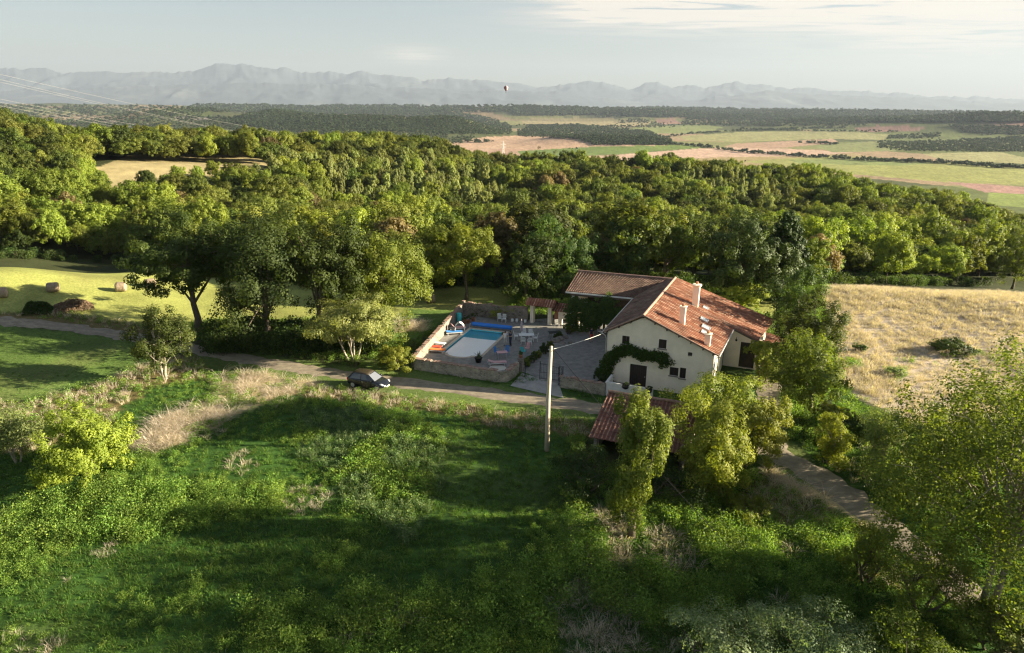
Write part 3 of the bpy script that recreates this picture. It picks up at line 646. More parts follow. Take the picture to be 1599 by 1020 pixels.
make_tree('broadleaf_tree', T(880, 462), 12, 5.0, .3, M_DARK, 'dark leafy tree behind the open end of the barn', seed=23, leaf=.28, n=16000, lobes=12, sub=12, low=-1)
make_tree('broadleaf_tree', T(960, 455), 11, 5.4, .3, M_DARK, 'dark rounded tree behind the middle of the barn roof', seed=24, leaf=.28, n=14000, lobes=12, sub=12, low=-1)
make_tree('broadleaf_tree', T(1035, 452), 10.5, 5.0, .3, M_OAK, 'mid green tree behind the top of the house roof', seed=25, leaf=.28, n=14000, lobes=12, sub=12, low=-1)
make_tree('evergreen_tree', T(1158, 470), 12.4, 6.2, -.8, M_CONI, 'broad dark evergreen tree in shade behind the farmhouse, left of the pointed conifer', seed=26, leaf=.3, n=30000, lobes=15, sub=12)
make_tree('conifer_tree', T(1215, 468), 12.8, 5.2, -.8, M_CONI, 'pointed conifer with its side in the sun behind the farmhouse', seed=27, leaf=.3, n=30000, shape='cone', lobes=60, sub=7, droop=.12)
make_tree('lawn_shrub', T(1154, 482), 3.9, 3.1, .1, M_YEL, 'rounded bright yellow-green shrub on the lawn behind the house roof', 'shrub', seed=28, leaf=.2, n=9000, lobes=10, sub=10, stems=2)
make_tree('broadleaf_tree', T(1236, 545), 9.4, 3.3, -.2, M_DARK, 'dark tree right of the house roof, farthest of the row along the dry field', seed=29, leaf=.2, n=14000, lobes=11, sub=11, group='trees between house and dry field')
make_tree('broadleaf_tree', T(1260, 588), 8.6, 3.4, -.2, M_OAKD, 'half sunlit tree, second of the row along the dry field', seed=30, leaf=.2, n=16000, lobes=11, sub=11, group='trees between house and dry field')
make_tree('broadleaf_tree', T(1264, 645), 8.0, 3.4, -.2, M_GRN, 'bright green tree, nearest of the row along the dry field', seed=31, leaf=.19, n=18000, lobes=12, sub=12, group='trees between house and dry field')
for i, (px, py, h, rd, mt, lb) in enumerate(((1300, 668, 2.0, 1.7, M_IVY, 'dark green hedge bush at the foot of the nearest tree by the dry field'), (1338, 680, 1.7, 1.8, M_DARK, 'low dark hedge bush, middle one beside the lower end of the dry field'), (1385, 690, 1.9, 2.0, M_IVY, 'spreading dark hedge bush at the lower corner of the dry field'))):
    make_bush('hedge_bush', T(px, py), h, rd, mt, lb, seed=32+i, leaf=.16, n=6000)
make_bush('juniper_bush', T(1492, 552), 1.5, 2.6, M_CONI, 'flat dark juniper bush in the dry field', seed=36, leaf=.16, n=6000)
make_bush('field_shrub', T(1340, 548), .9, .9, M_DARK, 'small green shrub among the dry grass right of the house', seed=38, leaf=.12, n=1500)
make_bush('field_shrub', T(1400, 588), 1.0, 1.0, M_SILV, 'grey-green shrub among the dry grass above the hedge', seed=39, leaf=.12, n=1500)
make_tree('edge_tree', T(1580, 452), 12.0, 5.4, -.6, M_OAK, 'large leafy tree at the far right edge of the dry field', seed=40, leaf=.26, n=18000, lobes=12, sub=12)
# ivy-clad trees round the shed
make_tree('ivy_clad_tree', T(985, 840), 10.0, 2.2, 1.2, M_IVY, 'tall narrow sunlit ivy-clad tree in front of the shed roof', seed=41, leaf=.16, n=24000, shape='column', lobes=13, sub=9, loose=.3)
make_tree('ivy_clad_tree', T(1108, 770), 8.0, 3.1, -.3, M_IVY, 'ivy-covered tree hanging over the right end of the shed roof', seed=42, leaf=.17, n=30000, shape='column', lobes=16, sub=10, loose=.3)
make_tree('walnut_tree', T(1105, 692), 7.2, 4.2, .2, M_GRN, 'wide sunlit tree between the shed roof and the house gable', seed=43, leaf=.17, n=22000, lobes=14, sub=12, r0=.16)
make_tree('leafy_tree', T(1162, 730), 7.0, 2.6, -.2, M_IVY, 'sunlit leafy tree beside the road right of the shed', seed=44, leaf=.16, n=15000, lobes=12, sub=11, low=-1)
make_bush('bramble_bush', T(915, 762), 2.9, 2.9, M_DARK, 'dark bramble bush at the foot of the ivy-clad tree left of the shed', seed=45, leaf=.13, n=8000)
make_bush('bramble_bush', T(1035, 780), 3.0, 2.8, M_DARK, 'dark tangled bush in front of the black shed opening', seed=46, leaf=.13, n=8000)
make_bush('bramble_bush', T(1165, 812), 1.7, 1.5, M_YEL, 'low sunlit bush at the foot of the ivy-covered tree', seed=47, leaf=.12, n=6000)
make_bush('climber_shrub', T(1190, 600), 3.6, 1.3, M_IVY, 'climbing shrub beside the dark barn door of the house', seed=48, leaf=.17, n=6000)
# right hand foreground
make_tree('poplar_sapling', T(1300, 722), 4.0, 1.9, .2, M_YEL, 'young pale green tree beside the road bend, leftmost of the saplings', seed=50, leaf=.13, n=12000, shape='column', lobes=14, sub=9, loose=.3, stems=3, spread=.4, r0=.06, bark=M_BARKL, group='saplings along the road bend')
make_tree('poplar_sapling', T(1368, 750), 5.0, 2.3, .3, M_PALE, 'taller silvery sapling second from the left along the road bend', seed=51, leaf=.13, n=13000, shape='column', lobes=14, sub=9, loose=.3, stems=3, spread=.4, r0=.06, bark=M_BARKL, group='saplings along the road bend')
make_tree('poplar_sapling', T(1450, 790), 6.6, 2.9, .3, M_OAK, 'wide olive green sapling in front of the big poplar', seed=52, leaf=.13, n=15000, shape='round', lobes=12, sub=11, loose=.26, stems=3, spread=.5, r0=.08, bark=M_BARKL, group='saplings along the road bend')
make_tree('poplar_tree', T(1535, 965), 15.8, 5.9, .6, M_OAK, 'very tall airy poplar with pale forked trunk at the lower right of the photo', seed=53, leaf=.165, n=56000, shape='round', lobes=34, sub=13, loose=.22, r0=.19, bark=M_BARKL, nl=30, stems=2, spread=.5)
make_tree('poplar_tree', T(1720, 960), 9.5, 4.0, .8, M_PALE, 'pale leafed tree cut off by the right edge of the photo', seed=54, leaf=.15, n=26000, shape='round', lobes=18, sub=12, loose=.3, r0=.24, bark=M_BARKL)
make_tree('poplar_sapling', T(1500, 770), 7.5, 3.2, .2, M_YEL, 'broad sunlit tree at the lower corner of the dry field behind the big poplar', seed=61, leaf=.15, n=17000, shape='round', lobes=13, sub=11, loose=.26, stems=3, spread=.5, r0=.08, bark=M_BARKL, group='saplings along the road bend')
make_tree('poplar_sapling', T(1590, 800), 8.5, 3.4, .2, M_OAK, 'tall olive tree at the right edge just behind the big poplar', seed=62, leaf=.15, n=17000, shape='round', lobes=13, sub=11, loose=.26, stems=3, spread=.5, r0=.08, bark=M_BARKL, group='saplings along the road bend')
make_bush('hazel_bush', T(1350, 905), 3.8, 1.7, M_YEL, 'small bright yellow-green bush lit by the sun above the grey thicket', seed=55, leaf=.12, n=7000)
make_bush('elder_bush', T(1545, 1010), 2.6, 2.3, M_OAK, 'olive bush hiding the foot of the big poplar trunk', seed=63, leaf=.12, n=12000, lobes=12)
make_bush('willow_thicket', T(1120, 1075), 3.8, 3.2, M_SILV, 'grey-green willow thicket at the bottom of the photo, left one', seed=56, leaf=.11, n=20000, lobes=14, sub=12, group='willow thickets at the bottom edge')
make_bush('willow_thicket', T(1270, 1050), 3.8, 3.0, M_SILV, 'grey-green willow thicket at the bottom of the photo, right one', seed=57, leaf=.11, n=20000, lobes=14, sub=12, group='willow thickets at the bottom edge')
make_bush('elder_bush', T(1430, 1080), 4, 2.8, M_OAK, 'dark olive bush under the big poplar at the bottom edge', seed=58, leaf=.12, n=15000, lobes=12)
make_bush('elder_bush', T(1600, 1060), 3.0, 2.4, M_PALE, 'pale green bush in the bottom right corner', seed=59, leaf=.12, n=15000, lobes=12)
make_bush('elder_bush', T(1440, 950), 4.2, 2.6, M_OAK, 'olive green bush between the hazel bush and the poplar trunk', seed=60, leaf=.12, n=12000, lobes=12)
# unseen trees added to the right, crowns lifted high to cast meadow shade
for i, (x, y, h, rd) in enumerate(((54, 50, 23.5, 3.3), (64, 50.5, 26.5, 3.3))):
    if i in SKIP: continue
    make_tree('shade_caster_tree', (x, y, Hz(x, y)), h, rd, (19, 22)[i], M_OAK, 'unseen tree added beyond the right edge to shade the meadow', seed=70+i, leaf=.42, n=16000, lobes=12, sub=10, group='added shade trees beyond the right edge', low=-1)

# --- the wood behind the farm
HAYEDGE = [(-400, 385), (0, 402), (100, 406), (215, 412), (300, 430), (500, 452), (640, 463), (790, 470), (830, 478), (900, 470), (1100, 470), (1290, 447), (1400, 445), (1530, 446), (1650, 438), (2200, 420)]
CLEAR = [(160, 290), (140, 268), (215, 230), (330, 228), (430, 232), (440, 262), (340, 280), (240, 298), (190, 312)]
def forest():
    sp = 6.0; gx, gy = np.meshgrid(np.arange(-460, 470, sp), np.arange(88, 560, sp)); r = np.random.default_rng(5)
    x = (gx+r.uniform(-.42, .42, gx.shape)*sp).ravel(); y = (gy+r.uniform(-.42, .42, gy.shape)*sp).ravel(); z = Hgt(x, y)
    px, py, D = proj(x, y, z); rad = np.hypot(x, y)
    edge = np.interp(px, [q[0] for q in HAYEDGE], [q[1] for q in HAYEDGE])
    ok = (py < edge-2) & (px > -170) & (px < 1800) & (rad < 540) & ~(inpoly(px, py, CLEAR) & (rad < 312))
    ok &= ~((px > 1130) & (px < 1300) & (rad < 108)) & ~((px > 560) & (px < 1130) & (rad < 97))
    # let the tree line over the clearing stand only behind it
    ok &= ~((px > 150) & (px < 420) & (py > 262) & (py < 300) & (r.uniform(size=px.shape) < .35))
    gaps = vnoise(x/13, y/13, 77) < .13
    ok &= ~gaps
    x, y, z, px, py, rad, edge = (a[ok] for a in (x, y, z, px, py, rad, edge)); n = len(x)
    kind = np.zeros(n, int); nz = fbm(x/28, y/28, 2, 81)+r.normal(size=n)*.09
    kind[nz > .56] = 1; kind[nz < .43] = 2
    feathery = inpoly(px, py, [(480, 280), (640, 262), (780, 300), (800, 350), (600, 350), (480, 320)]) | inpoly(px, py, [(1040, 290), (1180, 290), (1250, 350), (1100, 350)]) | inpoly(px, py, [(380, 255), (470, 265), (480, 300), (380, 300)])
    kind[feathery & (r.uniform(size=n) < .75)] = 3
    front = (py > edge-26) & (r.uniform(size=n) < .5); kind[front] = 1
    rr = inpoly(px, py, [(780, 330), (1100, 330), (1100, 480), (780, 480)]); kind[rr & (r.uniform(size=n) < .6)] = 0
    dead = (r.uniform(size=n) < .06); kind[dead & (kind != 3)] = 4
    sc = r.uniform(.55, 1.2, n)*(.8+.4*fbm(x/50, y/50, 2, 83)); sc[kind == 3] *= .9
    sc[(py > edge-10)] *= .85
    # lower trees in front of the brown clearing
    cl = (px > 130) & (px < 430) & (py >= 266) & (py < 330); sc[cl] *= .62
    names = ['dark_oak_tree', 'green_ash_tree', 'olive_oak_tree', 'pale_locust_tree', 'brown_oak_tree']
    mats = [M_DARKF, M_ASHF, M_OAKF, M_LOCF, M_BROWNF]
    shp = [('round', 4.9, 11, 1.4), ('round', 4.6, 12, 1.5), ('round', 5.0, 10.5, 1.2), ('column', 3.3, 11.5, 1.6), ('round', 4.2, 9.5, 1.4)]
    P = {}; T_ = {}
    for k in range(5):
        for v in range(3):
            s_, R, H, z0 = shp[k]; hc = (H-z0)/2
            me, C = crown_mesh('crown', mats[k], 200+k*7+v, R*1.05, hc, z0+hc, .42, 9500, s_, 12+2*v, 15, .25, -.6)
            tr = trunk_mesh('trunk', M_BARK, 300+k*7+v, H*.62, .2, C, 6)
            P[k, v] = (me, tr); bm = bmesh.new(); bm.from_mesh(tr); 
            T_[k, v] = (me, tr); bm.free()
    var = r.integers(0, 3, n); rot = r.uniform(0, 6.28, n)
    order = np.argsort(rad/ (sc+.3)); vis = order[:NTHING]; rest = order[NTHING:]
    base = {}
    zones = [(0, 240, 'above the left end of the hay field'), (240, 520, 'behind the big trees above the road'), (520, 800, 'behind the hay field left of the pool'), (800, 1130, 'behind the barn'), (1130, 1330, 'behind the conifers'), (1330, 2400, 'beyond the dry field')]
    adj = ['dark rounded oak', 'fresh green ash', 'olive green oak', 'pale feathery locust tree', 'brownish thin-leaved oak']
    for i in vis:
        k, v = kind[i], var[i]
        if (k, v) not in base:
            t = thing(names[k], (0, 0, 0), 0, '', 'tree', ''); obj('crown', P[k, v][0], t); obj('trunk', P[k, v][1], t); base[k, v] = t; o = t; o.location = (x[i], y[i], z[i]); o.rotation_euler.z = rot[i]; o.scale = (sc[i],)*3
        else: o = dup(base[k, v], (x[i], y[i], z[i]), rot[i], (float(sc[i])*r.uniform(.9, 1.1), float(sc[i])*r.uniform(.9, 1.1), float(sc[i])*r.uniform(.85, 1.15)))
        zn = next((q[2] for q in zones if q[0] <= px[i] < q[1]), 'at the left edge of the photo')
        row = 'the front row' if py[i] > edge_at(px[i])-14 else ('second ranks' if py[i] > edge_at(px[i])-45 else 'deeper rows')
        sz = 'tall' if sc[i] > 1.0 else ('middling' if sc[i] > .8 else 'low')
        o['label'] = f'{sz} {adj[k]} in {row} {zn}'; o['group'] = f'{adj[k]}s in the {row} of the wood {zn}'
    keys = sorted(T_.keys()); idx = np.array([keys.index((kind[i], var[i])) for i in rest])
    vs_ = r.uniform(.8, 1.12, n)
    scatter('wood', np.stack([x, y, z], 1)[rest], rot[rest], np.stack([sc, sc, sc*vs_], 1)[rest], idx, [T_[q][0] for q in keys], 'mixed broadleaf wood covering the valley and ridge behind the farm', 'wood')
    print('forest', n, 'things', len(vis))
def edge_at(p): return np.interp(p, [q[0] for q in HAYEDGE], [q[1] for q in HAYEDGE])
M_DARKF = leafmat('leaf_wood_dark', (.045, .07, .013), (.15, .18, .032), objrand=.5)
M_ASHF = leafmat('leaf_wood_green', (.11, .155, .02), (.30, .34, .055), objrand=.38)
M_OAKF = leafmat('leaf_wood_olive', (.09, .115, .02), (.26, .28, .055), objrand=.45)
M_LOCF = leafmat('leaf_wood_pale', (.17, .21, .06), (.38, .40, .15), objrand=.3)
M_BROWNF = leafmat('leaf_wood_brown', (.13, .10, .045), (.24, .19, .08), objrand=.4)
NTHING = 250
forest()

# --- distant woods, hedgerows and field trees
M_FAR = leafmat('leaf_far', (.022, .038, .018), (.06, .085, .03), trans=.25, objrand=.45)
def far_template(seed, n=110):
    r = np.random.default_rng(seed); c, nr, t, C = crown_points(r, 5, 3.6, 'round', 6, 5, n, .4, -.4); V, Fq = leaf_quads(c, nr, 2.3, r, .8); V[:, 2] += 3.9
    return np_mesh('far_crown', V, Fq, M_FAR, np.repeat(t, 4))
FT = [far_template(900+i) for i in range(4)]
WOODP = [  # photo outline of each wood, trees per photo pixel, tree scale
 ([(350, 190), (400, 172), (560, 166), (680, 172), (760, 184), (800, 198), (800, 211), (700, 209), (560, 203), (430, 201)], .55, 1.1),
 ([(430, 200), (600, 203), (700, 210), (700, 218), (560, 216), (430, 206)], .25, 1.0),
 ([(808, 208), (830, 197), (900, 195), (960, 202), (1010, 206), (1050, 220), (1045, 227), (930, 226), (900, 217), (812, 213)], .9, 1.0),
 ([(300, 163), (800, 166), (800, 176), (300, 176)], .35, 1.3),
 ([(800, 166), (1100, 170), (1599, 178), (1720, 180), (1720, 190), (1550, 192), (1430, 192), (1300, 192), (1050, 184), (960, 180), (800, 181)], .55, 1.3),
 ([(1090, 178), (1360, 190), (1350, 197), (1200, 198), (1060, 196)], .3, 1.1),
 ([(1375, 222), (1480, 221), (1600, 214), (1720, 210), (1720, 236), (1560, 238), (1420, 236), (1370, 230)], .5, .9),
 ([(1385, 213), (1470, 208), (1460, 216), (1390, 218)], .4, .9), ([(1480, 196), (1720, 200), (1720, 212), (1520, 210)], .3, 1.0),
 ([(60, 190), (240, 180), (420, 186), (520, 206), (640, 216), (430, 226), (300, 205), (100, 200)], .16, 1.1),
 ([(0, 166), (300, 166), (330, 180), (0, 186)], .10, 1.3),
 ([(800, 198), (930, 199), (1040, 191), (1060, 199), (960, 203), (880, 202)], .15, .8),
 ([(700, 216), (740, 212), (740, 222), (700, 226)], .3, 1.0), ([(985, 186), (1020, 186), (1010, 193), (960, 193)], .4, .8),
]
HEDGEP = [  # photo polylines, trees per pixel, scale
 ([(1040, 224), (1100, 230), (1160, 238), (1240, 244), (1310, 248), (1370, 252), (1470, 255), (1560, 262), (1640, 264)], .9, .95),
 ([(1030, 216), (1080, 209), (1160, 205), (1290, 200), (1320, 200)], 1.0, .8), ([(1150, 202), (1270, 205), (1400, 206)], .5, .8),
 ([(1260, 224), (1275, 224), (1300, 226), (1312, 225)], .8, 1.1), ([(1242, 224), (1250, 224)], .6, 1.3), ([(560, 216), (640, 224), (700, 224)], .7, 1.0),
 ([(740, 223), (770, 222)], .9, 1.1), ([(810, 196), (1040, 199)], .4, .8), ([(880, 232), (900, 234)], .25, .7), ([(1130, 255), (1170, 252)], .1, .8),
 ([(300, 184), (400, 186), (520, 196)], .5, 1.0), ([(60, 192), (240, 200), (360, 212)], .7, 1.1), ([(380, 222), (520, 226)], .9, 1.1), ([(930, 183), (1060, 181)], .5, 1.0),
]
def far_woods():
    r = np.random.default_rng(9); PX = []; SC = []
    for poly, dens, s in WOODP:
        a = np.array(poly, float); x0, y0 = a.min(0); x1, y1 = a.max(0); n = int((x1-x0)*(y1-y0)*dens)
        q = np.stack([r.uniform(x0, x1, n), r.uniform(y0, y1, n)], 1); q = q[inpoly(q[:, 0]+r.normal(size=n)*3, q[:, 1]+r.normal(size=n)*.8, poly)]
        PX.append(q); SC.append(np.full(len(q), s))
    for line, dens, s in HEDGEP:
        for (xa, ya), (xb, yb) in zip(line[:-1], line[1:]):
            n = max(1, int(math.hypot(xb-xa, yb-ya)*dens)); t = r.uniform(0, 1, n)
            PX.append(np.stack([xa+(xb-xa)*t, ya+(yb-ya)*t+r.normal(size=n)*.5], 1)); SC.append(np.full(n, s)*1.25*r.uniform(.45, 1.35, n))
    q = np.concatenate(PX); s = np.concatenate(SC); g = GF(q[:, 0], q[:, 1]); d = np.hypot(g[:, 0], g[:, 1]); ok = (d > 850) & (d < 20000)
    g, s, d = g[ok], s[ok], d[ok]; n = len(g); sc = s*r.uniform(.75, 1.35, n)*np.clip(d/3300, .85, 3.2)
    g[:, 2] -= .4*sc
    scatter('distant_woods', g, r.uniform(0, 6.28, n), sc, r.integers(0, 4, n), FT, 'dark woods, hedgerows and scattered trees over the distant plain and hills', 'woods')
    print('far trees', n)
far_woods()
for i, (px, py, s, lb) in enumerate(((867, 243, .95, 'lone pale green tree standing in the plain beyond the wood'), (842, 234, .6, 'small reddish round tree in the straw field beyond the wood'), (875, 245, .5, 'tiny tree right beside the lone pale tree on the plain'), (798, 246, 1.1, 'round tree beside the foot of the lattice pylon'))):
    p = T(px, py); k = np.hypot(p.x, p.y)/1066
    make_tree('field_tree', p, 15*s*k*.62, 6.2*s*k*.62, 1.5, (M_OAK, M_BROWNF, M_DARK, M_PALE)[i], lb, seed=400+i, leaf=1.3, n=900, lobes=8, sub=6)

# ------------------------------------------------------------------ grasses and herbs of the meadow
def tuft(name, mat, seed, n, h, w, spread, lean, leafy=0, ls=.12):
    r = np.random.default_rng(seed); V = []; Fq = []; T_ = []
    for k in range(n):
        a = r.uniform(0, 6.28); rad = spread*math.sqrt(r.uniform()); b = np.array([rad*math.cos(a), rad*math.sin(a), -.04]); L_ = h*r.uniform(.55, 1.2)
        d = np.array([math.cos(a), math.sin(a), 0])*lean*r.uniform(.3, 1.3)+r.normal(size=3)*.15; d[2] = 0; s = np.cross(np.array([0, 0, 1.]), unit(1, r)[0]); s /= np.linalg.norm(s)+1e-6; s *= w/2
        m_ = b+d*L_*.4+np.array([0, 0, L_*.62]); t = b+d*L_*1.15+np.array([0, 0, L_*(1-.3*min(1, lean))]); o = len(V)
        V += [b-s, b+s, m_+s*.8, m_-s*.8, t+s*.15, t-s*.15]; Fq += [(o, o+1, o+2, o+3), (o+3, o+2, o+4, o+5)]; tt = r.uniform(0, .85)+(.15 if r.uniform() < .1 else 0); T_ += [tt*.8]*2+[tt]*4
    V = np.array(V); Fq = np.array(Fq); T_ = np.array(T_)
    if leafy:
        c = np.stack([r.normal(size=leafy)*spread*.6, r.normal(size=leafy)*spread*.6, h*r.uniform(.1, 1.05, leafy)], 1); nr = unit(leafy, r)*1.0+np.array([0, 0, .3]); nr /= np.linalg.norm(nr, axis=1)[:, None]
        v2, f2 = leaf_quads(c, nr, ls, r, .55); Fq = np.concatenate([Fq, f2+len(V)]); V = np.concatenate([V, v2]); T_ = np.concatenate([T_, np.repeat(r.uniform(0, 1, leafy), 4)])
    return np_mesh(name, V, Fq, mat, T_)
GT = [tuft('grass_tuft', M_GRASS, 500+i, 22, .42, .035, .24, .8) for i in range(3)]
WT = [tuft('herb_clump', M_WEED, 510+i, 12, .5, .025, .28, .6, 64, .115) for i in range(3)]
BT = [tuft('bramble_clump', M_WEED, 515+i, 12, 1.0, .02, .5, .7, 190, .12) for i in range(2)]
DT = [tuft('straw_tuft', M_DRYG, 520+i, 26, .62, .022, .28, .75) for i in range(3)]
LT = [tuft('laid_straw', M_DRYG, 526+i, 26, .85, .025, .35, 1.9) for i in range(3)]
ST = [tuft('mint_clump', M_SILW, 530+i, 12, .62, .022, .22, .35, 44, .10) for i in range(3)]
UT = [tuft('undergrowth', M_DARK, 540+i, 6, 1.6, .03, .8, .5, 420, .26) for i in range(3)]
def meadow():
    r = np.random.default_rng(77)
    n = 200000; x = r.uniform(-60, 104, n); y = r.uniform(20, 112, n)
    z = Hgt(x, y); px, py, D = proj(x, y, z); ok = (px > -130) & (px < 1740) & (py < 1150) & (D > 5)
    # thin with distance
    keep = r.uniform(size=n) < np.clip(1.25*(62-y)/30, .35, 1); ok &= keep
    x, y, z, px, py = (a[ok] for a in (x, y, z, px, py)); cls, _ = landcover(x, y, z)
    # keep road, yard, pool and buildings free
    dr = np.full(len(x), 99.)
    for q in road[::2]: dr = np.minimum(dr, np.hypot(x-q[0], y-q[1]))
    yard = [tuple(v[:2]) for v in (WNL, WNR, WPI, PZ(873, 602, 0), PZ(948, 625, 0), HL(11, -.6), HL(14, 8), HL(11, 20), HL(-13, 20), WBL)]
    shed = inpoly(px, py, [(930, 640), (1100, 655), (1085, 735), (905, 715)])
    lane = inpoly(px, py, [(1188, 585), (1218, 585), (1222, 705), (1188, 705)])
    free = (dr > 1.5) & ~inpoly(x, y, yard) & ~shed & ~lane & ~inpoly(px, py, [(797, 600), (885, 596), (890, 625), (800, 615)]) & ~((np.abs(x+13.4) < 2.4) & (np.abs(y-59.6) < 1.3))
    x, y, z, px, py, cls, dr = (a[free] for a in (x, y, z, px, py, cls, dr)); n = len(x); u = r.uniform(size=n)
    nz = fbm(x/3.5, y/3.5, 3, 61); nb = fbm(x/9, y/9, 2, 63)
    kind = np.full(n, -1)
    md = (cls == MEADOW)
    kind[md & (u < .95)] = 0; kind[md & (nz > .62) & (u < .6)] = 1; kind[md & (nz > .62) & (nb > .5) & (u < .1)] = 2
    bramb = inpoly(px, py, [(0, 810), (60, 785), (260, 765), (440, 755), (440, 800), (200, 850), (60, 850), (0, 880)]) | inpoly(px, py, [(380, 960), (560, 930), (760, 950), (800, 1060), (380, 1060)]) | inpoly(px, py, [(740, 900), (860, 880), (900, 930), (860, 1000), (760, 980)])
    kind[md & bramb & (u < .9)] = 1; kind[md & bramb & (u < .22)] = 2
    kind[md & (fbm(x/5, y/5, 2, 66) > .72) & (u > .7)] = 3
    kind[(cls == DARKG) & (u < .6)] = 0; kind[(cls == VERGE) & (u < .5)] = 0; kind[(cls == HAY) & (u < .0)] = 0
    kind[(cls == STRAW) & (u < .9)] = 4; kind[(cls == STRAW) & (nz > .56) & (u < .7)] = 1
    kind[(cls == DRY) & (u < .95)] = 3; kind[(cls == DRY) & (py > 540) & (nz > .58) & (u < .3)] = 1
    kind[(cls == BANK) & (u < .8)] = 3; kind[(cls == BANK) & (u < .4)] = 1
    kind[(cls == SILVER)] = 0; kind[(cls == SILVER) & (u < .55)] = 5; kind[(cls == SILVER) & (nz > .53)] = 1
    kind[(cls == FLOOR) & (u < .7)] = 1; kind[(cls == FLOOR) & (u < .2) & (y < 64)] = 2
    lush = md & inpoly(px, py, [(880, 790), (1330, 820), (1330, 1100), (760, 1100), (800, 900)])
    kind[lush & (nz > .5) & (u < .3)] = 2; kind[lush & (nz < .40) & (u < .35)] = 3; kind[lush & (u > .93)] = 5
    sc = r.uniform(.55, 1.25, n)*np.where(cls == DARKG, .35, 1)*np.where(cls == VERGE, .4, 1)*np.where((cls == MEADOW) & (px < 900), .62, .9)*np.where(dr < 2.6, .6, 1)
    sc = np.where((cls == MEADOW) & bramb, sc*1.5, sc); sc = sc*(.6+.9*nb); sc = np.where(cls == DRY, sc*.95, sc)
    rot = r.uniform(0, 6.28, n)
    rot = np.where(kind == 4, rot, rot)
    for k, nm, tp, lb, ct in ((0, 'meadow_grass', GT, 'long green grass of the meadow below the road', 'grass'), (1, 'meadow_herbs', WT, 'leafy green herbs and nettles growing through the meadow', 'weeds'), (2, 'bramble_thicket', BT, 'knee-high bramble growing in the rough parts of the meadow', 'brambles'),
                              (3, 'dry_grass', DT, 'dry straw-coloured grass of the rough field and banks', 'grass'), (4, 'laid_dry_grass', LT, 'pale flattened dry grass on the sunny bank below the road', 'grass'), (5, 'wild_mint', ST, 'grey-green wild mint in the middle of the meadow', 'herbs')):
        m_ = kind == k; c = int(m_.sum()); print(nm, c)
        if c: scatter(nm, np.stack([x, y, z], 1)[m_], rot[m_], sc[m_], r.integers(0, len(tp), c), tp, lb, ct)
    # undergrowth along the foot of the wood
    n = 5200; x = r.uniform(-130, 150, n); y = r.uniform(84, 150, n); z = Hgt(x, y); px, py, D = proj(x, y, z); e = edge_at(px)
    ok = (px > -100) & (px < 1720) & (py < e+2) & (py > e-26) & ~((px > 560) & (px < 1130) & (np.hypot(x, y) < 96)) & ~((px > 1130) & (px < 1290) & (np.hypot(x, y) < 100))
    ok |= inpoly(px, py, [(330, 528), (400, 524), (640, 530), (640, 552), (420, 556), (335, 546)])
    x, y, z = x[ok], y[ok], z[ok]
    a = G(r.uniform(325, 600, 260), r.uniform(520, 552, 260)); x = np.concatenate([x, a[:, 0]]); y = np.concatenate([y, a[:, 1]]); z = np.concatenate([z, a[:, 2]])
    n = len(x); scatter('undergrowth', np.stack([x, y, z], 1), r.uniform(0, 6.28, n), r.uniform(.5, 1.3, n), r.integers(0, 3, n), UT, 'dark undergrowth along the foot of the wood and under the big trees', 'undergrowth'); print('under', n)
meadow()

# ------------------------------------------------------------------ farmhouse
M_PLAST = simple('lime_plaster', (.91, .80, .65), .9, var=.1, scale=.7, bump=.01)
M_WHITE = simple('white_paint', (.72, .70, .66), .7, var=.1, scale=3)
M_DOOR = simple('dark_shutter_wood', (.028, .018, .016), .6, var=.3, scale=5)
M_WOOD = simple('weathered_wood', (.12, .09, .07), .85, var=.4, scale=4)
M_DKIN = simple('dark_barn_boards', (.05, .04, .03), .95, var=.4, scale=3)
M_STONE = stone_mat('field_stone', (.42, .37, .29), (.26, .23, .19), (.34, .31, .26), 3.6)
M_STONE2 = stone_mat('pale_stone', (.29, .25, .21), (.20, .17, .145), (.26, .23, .20), 2.4)
M_CAP = ramp_mat('wall_cap_tiles', [(.3, (.22, .11, .08)), (.55, (.32, .21, .16)), (.75, (.42, .37, .3))], 3.0)
M_ZINC = simple('zinc_gutter', (.55, .54, .52), .4, metal=.6)
M_GLASS = simple('window_glass', (.02, .025, .03), .06, spec=.8)
M_SKYL = simple('roof_pane_sky_tint', (.35, .38, .42), .05, spec=1.0)  # brightness of the reflected sky painted into the pane colour
M_IRON = simple('black_iron', (.015, .015, .016), .5, metal=.4)
M_TERRA = simple('terracotta', (.42, .19, .10), .85, var=.2)
M_DIRT = simple('soil', (.08, .055, .035), .95, var=.3)
